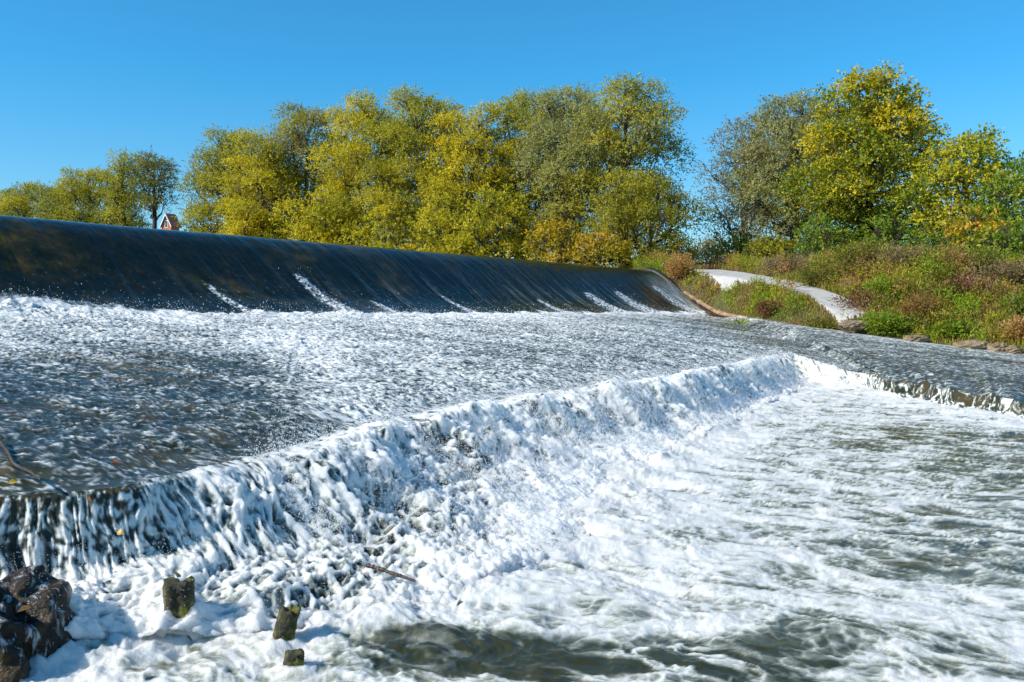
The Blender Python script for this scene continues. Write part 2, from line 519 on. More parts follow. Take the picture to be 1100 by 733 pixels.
COLLARS = [(-2.09, 3.72, .42, .09), (-1.45, 4.02, .14, .035), (-.99, 3.93, .11, .035), (-.87, 3.66, .09, .02)]   # water piled against the stones


def build_fall():
    q = param_samples(1900)
    u = np.linspace(0, 1.06, 330)
    Q, U, P = fall_base(q, u)
    # metres along the lip, metres down the fall
    Lq = pchip(KN, Lp, q)
    sm = np.concatenate([[0], np.cumsum(np.linalg.norm(np.diff(Lq[:, :2], axis=0), axis=1))])
    S = np.repeat(sm[:, None], U.shape[1], 1)
    T = np.cumsum(np.concatenate([np.zeros((len(q), 1)), np.linalg.norm(np.diff(P, axis=1), axis=2)], 1), 1)
    dT = np.diff(T, axis=1, prepend=0); st0 = .42 + .30 * np.exp(-((Q - 5.2) / 2.6)**2)
    T2 = np.cumsum(dT * (st0 + (1 - st0) * sstep(.36, .68, U)), axis=1)
    ledge = sstep(11.6, 12.6, Q)
    threads = 1 - sstep(1.9, 3.4, Q)
    wS = S + .12 * fbm(S * 2, T * 1.5, 3, 201); wT = T2 + .08 * fbm(S * 2, T * 1.5, 3, 202)
    body = fbm(wS * 1.3, wT * .9, 3, 210)
    r1 = ridged(wS * 2.4, wT * 1.6, 4, 211)
    r2 = ridged(wS * 6.0, wT * 4.0, 4, 212)
    f1, f2 = worley(wS * 7.5, wT * 5.0, 213)
    g1, g2 = worley(wS * 17, wT * 12, 214)
    web = 1 - sstep(.02, .32, f2 - f1); web2 = 1 - sstep(.02, .35, g2 - g1)
    thr = ridged(wS * 11.0, wT * 2.2, 3, 215); thr2 = ridged(wS * 30, wT * 8.0, 2, 216); bead = fbm(wS * 42, wT * 40, 2, 219)
    r3 = ridged(wS * 15, wT * 11, 3, 221)
    froth = .07 * body + .065 * (r1 - .55) + .040 * (r2 - .55) + .016 * (r3 - .5) + .016 * web + .008 * web2 + .012 * fbm(wS * 20, wT * 20, 3, 217)
    lump = np.clip(1 - f1 * 1.2, 0, 1)
    b1, b2 = worley(wS * 30, wT * 30, 240); e1, e2 = worley(wS * 55, wT * 55, 241)
    bub = np.clip(1 - b1 * 1.25, 0, 1) + .5 * np.clip(1 - e1 * 1.25, 0, 1)
    froth += .008 * bub * (1 - sstep(4.5, 6.5, Q))
    froth += .02 * lump
    strand = .030 * (thr - .55) + .018 * (thr2 - .55) + .012 * fbm(wS * 15, wT * 8, 3, 218)
    on = sstep(.02, .2, U)
    toe = sstep(.5, .95, U)
    h = (froth * (1 - threads * (1 - sstep(.3, .55, U))) + strand * threads * (1 - sstep(.3, .6, U))) * (.25 + .75 * on)
    h *= (1 - .6 * ledge)
    h += .10 * toe * (1 - ledge) * (.5 + .8 * fbm(S * .9, T * .9, 3, 220)) * (1 - sstep(.97, 1.06, U))
    # white
    D = .74 + .22 * body
    D -= (.10 + .16 * threads) * (1 - sstep(.02, .16, U))
    D -= .24 * threads * (1 - sstep(.22, .42, U))
    D += .22 * toe * (1 - ledge)
    D -= .25 * np.exp(-((Q - 4.3) / .7)**2) * np.exp(-((U - .62) / .22)**2)       # dark hollows among the stones
    D -= .22 * np.exp(-((Q - 5.2) / .35)**2) * np.exp(-((U - .35) / .2)**2)
    D -= .46 * ledge * (1 - .75 * toe)
    D -= .10 * np.exp(-((Q - 2.9) / .5)**2) * np.exp(-((U - .75) / .2)**2)
    pat_f = .22 * r1 + .24 * r2 + .28 * r3 + .24 * web + .16 * web2 + .30 * fbm(wS * 9, wT * 7, 3, 222) + .28 * fbm(wS * 26, wT * 18, 3, 223)
    pat_t = .46 * thr + .42 * thr2 + .60 * bead
    k = threads * (1 - sstep(.28, .5, U))
    pat = pat_f * (1 - k) + pat_t * k
    foam = sstep(.78 - .80 * D, 1.28 - .80 * D, pat + .04)
    heap = sstep(.02, .20, U) * (1 - sstep(.45, .85, U)) * sstep(3.2, 4.6, Q) * (1 - sstep(8.5, 11, Q))
    h += heap * np.clip(.06 + .17 * fbm(S * 1.5, T * 1.5, 4, 250) + .07 * (ridged(S * 4.5, T * 3.5, 3, 251) - .5), -.02, .3)
    cx_, cy_ = P[..., 0], P[..., 1]; col = 0
    for (X0, Y0, R0, A0) in COLLARS:
        g = np.exp(-((np.hypot(cx_ - X0, cy_ - Y0) - R0 * .5) / (R0 * .45))**2); col = col + A0 * g
    h += col * (1 + .6 * fbm(S * 12, T * 12, 3, 252))
    wz = np.clip(np.exp(-((Q - 3.5) / 1.0)**2) * np.exp(-((U - .70 + .06 * (Q - 3.5)) / .17)**2) * 1.3 + .30 * fbm(S * 1.4, T * 1.4, 3, 230) * np.exp(-((Q - 4.2) / 2.2)**2) * sstep(.2, .4, U), 0, 1)
    c1, c2 = worley(wS * 8.0 + .25 * fbm(S * 9, T * 9, 2, 232), wT * 7.0, 231)
    lace = np.clip((1 - sstep(.06, .30, c2 - c1)) + .35 * web2 + .4 * sstep(.1, .5, fbm(wS * 6, wT * 5, 3, 233)), 0, 1)
    foam = foam * (1 - wz) + wz * lace
    h = h + wz * .022 * (lace - .5)
    n = normals_of(P); P = P + n * h[..., None]
    moss = np.clip(wz * .5 + ledge * .65 + .5 * threads * (1 - sstep(.05, .3, U)), 0, 1)
    sr = .012 + .17 * sstep(2.0, 4.5, Q + 2.0 * U - .6)
    o = mesh_obj('waterfall', P.reshape(-1, 3), grid_faces(*Q.shape), M['fallwater'], attrs={
        'sssr': ('FLOAT', 'POINT', sr),
        'foam': ('FLOAT', 'POINT', foam), 'moss': ('FLOAT', 'POINT', moss)})
    return o, Q, U, P, n


# ------------------------------------------------------------------ 4. the pool
def pool_pt(px, py):
    Y = -POOL * 1000 / (py - HORIZON)
    return (px - 550) / 1000 * Y, Y


def poly_dist(x, y, poly):
    d = np.full(x.shape, 1e9)
    for (ax, ay), (bx, by) in zip(poly[:-1], poly[1:]):
        vx, vy = bx - ax, by - ay
        t = np.clip(((x - ax) * vx + (y - ay) * vy) / (vx * vx + vy * vy + 1e-9), 0, 1)
        d = np.minimum(d, np.hypot(x - ax - t * vx, y - ay - t * vy))
    return d


CLEAR = [  # photo x, y, half extents on the water (m), strength: water with little foam
    (600, 712, .80, .24, .95), (470, 704, .38, .20, .75), (760, 716, .48, .18, .75), (880, 640, .35, .14, .22), (680, 610, .3, .12, .15), (200, 712, .32, .14, .40),
    (1010, 470, 1.4, 1.0, .32), (1080, 500, .9, .9, .32), (930, 585, .7, .35, .18), (1090, 600, .6, .5, .24),
    (1000, 620, .5, .3, .16), (700, 660, .30, .12, .25), (870, 690, .30, .12, .20), (1040, 560, .5, .3, .12), (760, 585, .3, .25, .12),
    (980, 680, .25, .1, .15)]


def build_pool():
    ys = [2.3]
    while ys[-1] < 20.5:
        ys.append(ys[-1] + min(1.25 * ys[-1]**2 / 1450, .05))
    ys = np.array(ys)
    tx = (np.arange(-450, 1650, 1.35) - 550) / 1000.0
    Yg, Tg = np.meshgrid(ys, tx, indexing='ij')
    x = Tg * Yg; y = Yg
    a = x * ND[0] + y * ND[1]; b = x * DD[0] + y * DD[1]
    wa = a + .20 * fbm(a * 1.3, b * 1.3, 3, 301); wb = b + .20 * fbm(a * 1.3, b * 1.3, 3, 302)
    dB = poly_dist(x, y, Bp[:, :2])
    near = np.exp(-dB / .5); mid = np.exp(-dB / 2.2)
    rough = .35 + .65 * mid
    w = .030 * perlin(wa * .8, wb * 1.0, 310) + .026 * perlin(wa * 1.9, wb * 2.4, 311) + .014 * perlin(wa * 4.2, wb * 5.5, 312) + .009 * perlin(wa * 9, wb * 12, 313) + .005 * perlin(wa * 19, wb * 25, 314) + .0022 * perlin(wa * 40, wb * 52, 316)
    sharp = ridged(wa * 1.5, wb * 2.2, 3, 315)
    f1, f2 = worley(wa * 1.5, wb * 2.0, 320)
    g1, g2 = worley(wa * 4.2, wb * 5.6, 321)
    k1, k2 = worley(wa * 12, wb * 15, 322)
    web = 1 - sstep(.0, .45, f2 - f1); web2 = 1 - sstep(.0, .42, g2 - g1); web3 = 1 - sstep(.0, .4, k2 - k1)
    st = ridged(wa * .55, wb * 2.5, 4, 325)
    D = .655 + .30 * mid + .28 * near
    D -= .10 * sstep(2.5, 7, dB)
    for (cx, cy, sx, sy, k) in CLEAR:
        X0, Y0 = pool_pt(cx, cy)
        D -= k * gauss(x + .25 * fbm(x * 1.5, y * 1.5, 3, 330), y + .2 * fbm(x * 1.5, y * 2, 3, 331), X0, Y0, sx, sy)
    D += .10 * fbm(x * .5, y * .5, 3, 335)
    pat = .34 * st + .24 * web + .20 * web2 + .16 * web3 + .22 * fbm(wa * 2.5, wb * 4, 4, 340) + .16 * fbm(wa * 16, wb * 26, 3, 343) + .10
    fine = fbm(wa * 7, wb * 13, 3, 341)
    l1, l2 = worley(wa * 1.5 + .35 * fine, wb * 4.0 + .25 * fine, 323)
    lace = (1 - sstep(.02, .26, l2 - l1)) * sstep(-.25, .3, fbm(wa * 1.1, wb * 1.6, 3, 342))
    foam = np.maximum(sstep(.72 - .76 * D, 1.42 - .76 * D, pat + .22 * fine - .02), .9 * lace * (.6 + .6 * web3))
    ledge = sstep(6.0, 6.9, x) * sstep(19, 10, y)
    h = w * rough + .010 * foam * (.5 + .5 * mid) + .020 * (sharp - .6) * rough
    h += near * (.06 + .10 * fbm(a * 1.5, b * 1.5, 4, 350) + .03 * (ridged(wa * 6, wb * 6, 3, 351) - .5)) * (1 - ledge)
    h += foam * (.007 * fbm(wa * 24, wb * 30, 3, 352) + .006 * np.clip(1 - k1 * 1.25, 0, 1) * sstep(9, 5, y))
    for (X0, Y0, R0, A0) in COLLARS:
        g = np.exp(-((np.hypot(x - X0, y - Y0) - R0 * .5) / (R0 * .45))**2); h += A0 * .8 * g * (1 + .6 * fbm(x * 12, y * 12, 3, 353)); foam = np.clip(foam + .5 * g * (.5 + fbm(x * 9, y * 9, 3, 354)), 0, 1)
    P = np.stack([x, y, POOL + h], 2)
    moss = sstep(-.1, .5, fbm(x * .9, y * 1.3, 4, 360)) * .5
    return mesh_obj('pool_water', P.reshape(-1, 3), grid_faces(*x.shape), M['poolwater'], attrs={
        'foam': ('FLOAT', 'POINT', foam), 'moss': ('FLOAT', 'POINT', moss)})


M['facewater'] = water_mat('weir_face_water', (0.003, 0.011, 0.011), (0.24, 0.29, 0.30), (0.68, 0.68, 0.66), 30, 0.006, 0.10, 0.5, .3, spec=.20)
M['apronwater'] = water_mat('apron_water', (0.030, 0.042, 0.040), (0.36, 0.39, 0.38), (0.72, 0.72, 0.69), 32, 0.014, 0.10, 0.45, .5, spec=.22, sss=.7, sss_r=.045)
M['fallwater'] = water_mat('falling_water', (0.030, 0.034, 0.030), (0.36, 0.39, 0.355), (0.86, 0.83, 0.77), 38, 0.014, 0.10, 0.45, .45, spec=.45, sss=.9, sss_r='sssr')
M['poolwater'] = water_mat('pool_water', (0.034, 0.036, 0.014), (0.35, 0.365, 0.305), (0.71, 0.70, 0.66), 42, 0.012, 0.05, 0.5, .4, spec=.5, wet_bump=.17)
FACE = build_face(); tag(FACE, kind='structure')
QA, o, PA = build_apron(); tag(o, kind='structure')
o, QF, UF, PF, NF = build_fall(); tag(o, kind='structure')
tag(build_pool(), kind='structure')
# deeper, calmer sheets: the reach downstream behind the viewer and the reach above the weir
mesh_obj('river_bed_water', [(-40, -60, -1.62), (40, -60, -1.62), (40, 22, -1.62), (-40, 22, -1.62)], np.array([[0, 1, 2, 3]]), M['poolwater'])['kind'] = 'structure'


def build_upper():
    s = np.linspace(-40, 36, 160); t = -6 + .3 - np.linspace(0, 1, 120)**2 * 220
    S, T = np.meshgrid(s, t, indexing='ij')
    X = C0[0] + DD[0] * S + ND[0] * T; Y = C0[1] + DD[1] * S + ND[1] * T
    Z = 1.50 + .01 * perlin(S * .8, T * .8, 400) - .004
    z0 = np.zeros(S.size)
    return mesh_obj('river_water', np.stack([X, Y, Z], 2).reshape(-1, 3), grid_faces(*S.shape), M['poolwater'],
                    attrs={'foam': ('FLOAT', 'POINT', z0), 'moss': ('FLOAT', 'POINT', z0)})


tag(build_upper(), kind='structure')

# ------------------------------------------------------------------ weir body under the water
def build_weir():
    root = empty('weir', (float(C1[0]), float(C1[1]), 0))
    tag(root, 'long dark concrete weir with a rounded crest under a thin sheet of water', 'weir')
    o3 = np.array([C1[0], C1[1], 0])
    # crest body: closed prism a hand below the water
    t = np.linspace(-3.0, 3.5, 40); z = crest_profile(t) - .09
    sec = [(-3.0, -2.6)] + list(zip(t, z)) + [(3.5, -2.6)]
    ends = [-.3, np.linalg.norm(C1 - C0) - .02]
    V = []
    for s in ends:
        for (tt, zz) in sec:
            p = C0 + DD * s + ND * tt; V.append((p[0] - o3[0], p[1] - o3[1], zz))
    n = len(sec); Fc = [[i, i + 1, n + i + 1, n + i] for i in range(n - 1)] + [[n - 1, 0, n, 2 * n - 1], list(range(n)), list(range(2 * n - 1, n - 1, -1))]
    mesh_obj('crest_body', V, Fc, M['concrete'], root, smooth=False)
    # sloping end wall at the far bank: follows the face, a little proud of it, worn along the top
    t = np.linspace(-2.5, 3.9, 70)
    V = []
    for k, (s0, dz) in enumerate(((0.02, -.03), (0.02, .05), (.42, .10), (.5, -.5))):
        for tt in t:
            p = C1 + DD * (s0 + .04 * math.sin(tt * 3 + k)) + ND * tt
            zz = float(crest_profile(min(tt, 3.5))) + dz + .035 * float(perlin(np.array([tt * 1.7]), np.array([k * 3.1]), 77)[0]) * (k in (1, 2))
            V.append((p[0] - o3[0], p[1] - o3[1], zz))
    n = len(t); Fc = []
    for k in range(3):
        for i in range(n - 1): Fc.append([k * n + i, k * n + i + 1, (k + 1) * n + i + 1, (k + 1) * n + i])
    mesh_obj('end_wall', V, Fc, M['concrete'], root)
    # abutment at the near bank (out of the picture)
    p = C0 - DD * .7; V = []
    for dz in (-2.6, 2.0):
        for (sx, sy) in ((-.7, -4), (.7, -4), (.7, 4), (-.7, 4)):
            r = p + DD * sx + ND * sy; V.append((r[0] - o3[0], r[1] - o3[1], dz))
    mesh_obj('abutment', V, [[3, 2, 1, 0], [4, 5, 6, 7], [0, 1, 5, 4], [1, 2, 6, 5], [2, 3, 7, 6], [3, 0, 4, 7]], M['concrete'], root, smooth=False)
    # apron slab with its broken lower step
    q = np.linspace(0, len(PTS) - 1, 120)
    Fq = pchip(KN, Fp, q); Lq = pchip(KN, Lp, q); Bq = pchip(KN, Bp, q)
    rows = [Fq - [0, 0, .22], Fq * .5 + Lq * .5 - [0, 0, .20], Lq - [0, 0, .2], Lq * .93 + Bq * .07 - [0, 0, .32], Lq * .8 + Bq * .2 - [0, 0, .62]]
    rows[-1][:, 2] = -1.8
    V = np.concatenate(rows) - o3
    mesh_obj('apron_slab', V, grid_faces(len(rows), len(q)), M['concrete'], root, smooth=False)


build_weir()

# ------------------------------------------------------------------ terrain
RB = [  # right bank water edge, downstream to upstream (x, y, z)
    (24, -60, -1.5), (19, -10, -1.4), (16.5, 5, -1.3), (15, 13, -1.15), (13, 17.5, -1.1), (11.4, 20.4, -1.0), (10.2, 21.7, -.84), (8.8, 23, -.62),
    (7.35, 26.5, -.3), (7.15, 30, -.2), (7.0, 33.0, -.1), (5.6, 36.3, 1.5), (3.0, 38.4, 1.5), (-28, 59.0, 1.5), (-80, 94, 1.5), (-300, 242, 1.5)]
LB = [(2, -60, -1.5), (-1.0, -6, -1.5), (-1.6, -1.5, -1.5), (-3.0, .3, -1.5), (-5.5, 1.0, -1.4), (-6.2, 1.7, -.8), (-13, 2.6, -.2), (-15.6, 5.5, 1.5), (-50, 28, 1.5), (-300, 196, 1.5)]


def near_poly(x, y, poly):
    d = np.full(x.shape, 1e9); z = np.zeros(x.shape); sg = np.zeros(x.shape)
    for (ax, ay, az), (bx, by, bz) in zip(poly[:-1], poly[1:]):
        vx, vy = bx - ax, by - ay
        t = np.clip(((x - ax) * vx + (y - ay) * vy) / (vx * vx + vy * vy), 0, 1)
        dx = x - ax - t * vx; dy = y - ay - t * vy
        dd = np.hypot(dx, dy); cr = vx * (y - ay) - vy * (x - ax)
        m = dd < d
        d = np.where(m, dd, d); z = np.where(m, az + (bz - az) * t, z); sg = np.where(m, np.sign(cr), sg)
    return d, z, sg


PATH3D = np.array([at(748, 289.5, 38.8), at(775, 293, 35.6), at(800, 297, 33.4), at(826, 301.5, 31.3), at(850, 307, 29.5), at(872, 313.5, 28.0), at(892, 321.5, 26.6), at(908, 330, 25.4), at(922, 339, 24.3)])
PATHW = np.array([.95, .95, .85, .72, .62, .55, .50, .48, .45])


def ground_h(x, y):
    x = np.asarray(x, float); y = np.asarray(y, float)
    d, z, sg = near_poly(x, y, RB)
    sR = -sg * d                                      # positive on dry land, right bank
    dl, zl, sl = near_poly(x, y, LB)
    sL = sl * dl                                      # positive on dry land, near bank
    m = np.interp(y, [18, 23, 27, 31, 36], [.26, .33, .46, .62, .55])
    top = np.interp(x, [7, 9, 12, 17], [1.75, 1.6, 1.0, .55]) * (y > 0) + .22 * fbm(x * .12, y * .12, 3, 500)
    k = np.maximum(sR, 0)
    hr = z + .02 + m * k
    hr = np.where(hr > top, top + (hr - top) * .04, hr)
    hr = hr + .06 * fbm(x * .9, y * .9, 3, 501) * np.minimum(k, 1)
    hr = np.minimum(hr, 3.0)
    dpm = np.full(x.shape, 1e9); zp = np.zeros(x.shape); wp = np.ones(x.shape)
    for k in range(len(PATH3D) - 1):
        a_, b_ = PATH3D[k], PATH3D[k + 1]; v_ = b_ - a_
        t_ = np.clip(((x - a_[0]) * v_[0] + (y - a_[1]) * v_[1]) / (v_[0]**2 + v_[1]**2), 0, 1)
        d_ = np.hypot(x - a_[0] - t_ * v_[0], y - a_[1] - t_ * v_[1]); m_ = d_ < dpm
        dpm = np.where(m_, d_, dpm); zp = np.where(m_, a_[2] + t_ * v_[2], zp); wp = np.where(m_, PATHW[k] + t_ * (PATHW[k + 1] - PATHW[k]), wp)
    wgt = 1 - sstep(0, 1, (dpm - wp - .1) / 1.2)
    hr = hr + (zp - .05 - hr) * wgt * sstep(0, .9, sR)
    hl = np.minimum(zl + .02 + .30 * np.maximum(sL, 0), np.where(y < 8, .2, 1.8)) 
    hill = 12.5 * np.exp(-(((x + 80) / 45)**2 + ((y - 225) / 40)**2))
    wet = -1.15 * np.minimum(np.minimum(-sR, -sL), 1.2)
    zz = np.where(sR > sL, z, zl)
    out = np.where(sR > 0, hr, np.where(sL > 0, hl, zz - .05 + np.minimum(wet, 0)))
    return out + hill


def ground1(x, y): return float(ground_h(np.array([x]), np.array([y]))[0])


def build_ground():
    def axis(lo, hi, c0, c1, fine):
        a = list(np.arange(c0, c1, fine)); st = fine; p = c0
        left = []
        while p > lo:
            st *= 1.22; p -= st; left.append(p)
        st = fine; p = a[-1]; right = []
        while p < hi:
            st *= 1.22; p += st; right.append(p)
        return np.array(left[::-1] + a + right)
    xs = axis(-2500, 2500, -16, 30, .35); ys = axis(-2500, 2500, -5, 50, .35)
    X, Y = np.meshgrid(xs, ys, indexing='ij')
    Z = ground_h(X, Y)
    o = mesh_obj('ground', np.stack([X, Y, Z], 2).reshape(-1, 3), grid_faces(*X.shape), M['soil'])
    tag(o, kind='structure')


build_ground()

def drop(px, py, lo=18.0, hi=70.0):
    """where the sight line through a photo point meets the ground"""
    Y = np.linspace(lo, hi, 2600)
    g = ground_h((px - 550) / 1000 * Y, Y); z = (HORIZON - py) / 1000 * Y
    i = np.argmax(g > z) if np.any(g > z) else len(Y) - 1
    return np.array([(px - 550) / 1000 * Y[i], Y[i], g[i]])


# gravel path down the bank


def build_path():
    k = np.arange(len(PATH3D), dtype=float); q = np.linspace(0, len(PATH3D) - 1, 140)
    Cn = pchip(k, PATH3D[:, :2], q); w = np.interp(q, k, PATHW)
    tg = np.gradient(Cn, axis=0); tg /= np.linalg.norm(tg, axis=1, keepdims=True); nr = np.stack([-tg[:, 1], tg[:, 0]], 1)
    A = Cn + nr * w[:, None]; B = Cn - nr * w[:, None]
    v = np.linspace(-.08, 1.08, 21)
    G = A[:, None, :] * (1 - v[None, :, None]) + B[:, None, :] * v[None, :, None]
    G = G + (.05 * fbm(G[..., 0] * 2.2, G[..., 1] * 2.2, 3, 510))[..., None]
    Z = ground_h(G[..., 0], G[..., 1]) + .05 + .008 * fbm(G[..., 0] * 3, G[..., 1] * 3, 3, 511)
    Z[:, 0] -= .14; Z[:, -1] -= .14; Z[0] -= .1; Z[-1] -= .1
    tag(mesh_obj('path', np.dstack([G, Z]).reshape(-1, 3), grid_faces(*Z.shape), M['gravel']), kind='structure')
    return np.concatenate([A[::4], B[::-4], A[:1]])


PATH_EDGE = build_path()


def off_path(x, y):
    """metres from the path's edge, negative on it"""
    d = poly_dist(x, y, PATH_EDGE); ins = np.zeros(x.shape, bool)
    for (ax, ay), (bx, by) in zip(PATH_EDGE[:-1], PATH_EDGE[1:]):
        c = (ay > y) != (by > y)
        ins ^= c & (x < (bx - ax) * (y - ay) / (by - ay + 1e-12) + ax)
    return np.where(ins, -d, d)


# ------------------------------------------------------------------ vegetation
def tube(path, rad, sides=6):
    path = np.asarray(path, float); n = len(path)
    tg = np.gradient(path, axis=0); tg /= np.linalg.norm(tg, axis=1, keepdims=True) + 1e-9
    ref = np.array([.31, .17, .93]); A = np.cross(tg, ref); A /= np.linalg.norm(A, axis=1, keepdims=True) + 1e-9
    B = np.cross(tg, A)
    th = np.arange(sides) * 2 * math.pi / sides
    V = path[:, None, :] + np.asarray(rad)[:, None, None] * (np.cos(th)[None, :, None] * A[:, None, :] + np.sin(th)[None, :, None] * B[:, None, :])
    V = V.reshape(-1, 3)
    i = np.arange(n - 1)[:, None] * sides; j = np.arange(sides)[None, :]; j2 = (j + 1) % sides
    Fq = np.stack([(i + j).ravel(), (i + j2).ravel(), (i + sides + j2).ravel(), (i + sides + j).ravel()], 1)
    return V, Fq


class Bag:
    def __init__(s): s.v = []; s.f = []; s.n = 0
    def add(s, V, Fq):
        s.v.append(V); s.f.append(Fq + s.n); s.n += len(V)
    def tube(s, path, rad, sides=6): s.add(*tube(path, rad, sides))
    def out(s): return np.concatenate(s.v), np.concatenate(s.f)


def unit(v): return v / (np.linalg.norm(v, axis=-1, keepdims=True) + 1e-9)


def leaves(pos, dirs, nrm, ln, wd, rng):
    """one four-sided leaf per row, pointed at both ends"""
    d = unit(dirs); s = unit(np.cross(d, nrm)); m = len(pos)
    ln = ln * rng.uniform(.6, 1.3, (m, 1)); wd = wd * rng.uniform(.7, 1.25, (m, 1))
    nn = unit(np.cross(s, d))
    V = np.stack([pos, pos + d * ln * .45 + s * wd * .5 + nn * wd * .12, pos + d * ln, pos + d * ln * .45 - s * wd * .5 + nn * wd * .12], 1)
    return V.reshape(-1, 3), np.arange(m * 4).reshape(m, 4)


def clump_leaves(rng, centers, radii, per_m2, ln, wd, pal, pw, droop=.25, squash=.78, sprig=.45, nl=7, jitter=.22, up=.25):
    """sprigs of leaves spread through a set of round clumps"""
    P, Dv, Nv, Cv = [], [], [], []
    pal = np.array(pal, float) * 1.95; pw = np.array(pw, float) / np.sum(pw)
    for c, r in zip(centers, radii):
        n = max(6, int(per_m2 * r * r * 4))
        o = unit(rng.normal(size=(n, 3)))
        o[:, 2] = np.where((o[:, 2] < -.25) & (rng.random(n) < .75), -o[:, 2], o[:, 2])
        rad = r * (.45 + .55 * rng.random((n, 1))**.7) * (1 + .30 * np.sin(o[:, :1] * 5 + c[0]) * np.cos(o[:, 1:2] * 4 + c[1]))
        p0 = c + o * rad * np.array([1, 1, squash])
        sd = unit(o * .75 + rng.normal(size=(n, 3)) * .55 + np.array([0, 0, up]))
        sl = sprig * rng.uniform(.5, 1.3, (n, 1))
        hue = rng.choice(len(pal), p=pw)
        for k in range(nl):
            f = (k + rng.random((n, 1))) / nl
            pp = p0 + sd * sl * f + np.array([0, 0, -droop]) * sl * f * f + rng.normal(size=(n, 3)) * .05 * sprig
            ld = unit(sd + rng.normal(size=(n, 3)) * .75 + np.array([0, 0, -droop * .8]))
            nv = unit(o * 1.3 + rng.normal(size=(n, 3)) * .45 + np.array([0, 0, .45]))
            P.append(pp); Dv.append(ld); Nv.append(nv)
            idx = np.where(rng.random(n) < .55, hue, rng.choice(len(pal), n, p=pw))
            Cv.append(pal[idx] * rng.uniform(1 - jitter, 1 + jitter, (n, 1)))
    P = np.concatenate(P); C = np.concatenate(Cv)
    V, Fq = leaves(P, np.concatenate(Dv), np.concatenate(Nv), ln, wd, rng)
    return V, Fq, np.concatenate([C, np.ones((len(C), 1))], 1)


OLIVE = [(.255, .225, .014), (.205, .195, .014), (.32, .27, .016), (.13, .14, .016)]
GOLD = [(.34, .285, .012), (.275, .245, .012), (.41, .325, .014), (.17, .175, .014)]
GREY = [(.21, .21, .075), (.16, .165, .06), (.25, .24, .07), (.24, .22, .03)]
GREEN = [(.085, .14, .014), (.12, .16, .014), (.065, .11, .014), (.20, .20, .016)]
YELL = [(.38, .295, .010), (.31, .26, .010), (.24, .225, .012), (.12, .15, .012)]
DULL = [(.20, .165, .07), (.16, .14, .05), (.13, .115, .045), (.19, .16, .03)]
ORNG = [(.42, .20, .015), (.34, .24, .012), (.10, .13, .012), (.14, .16, .012)]


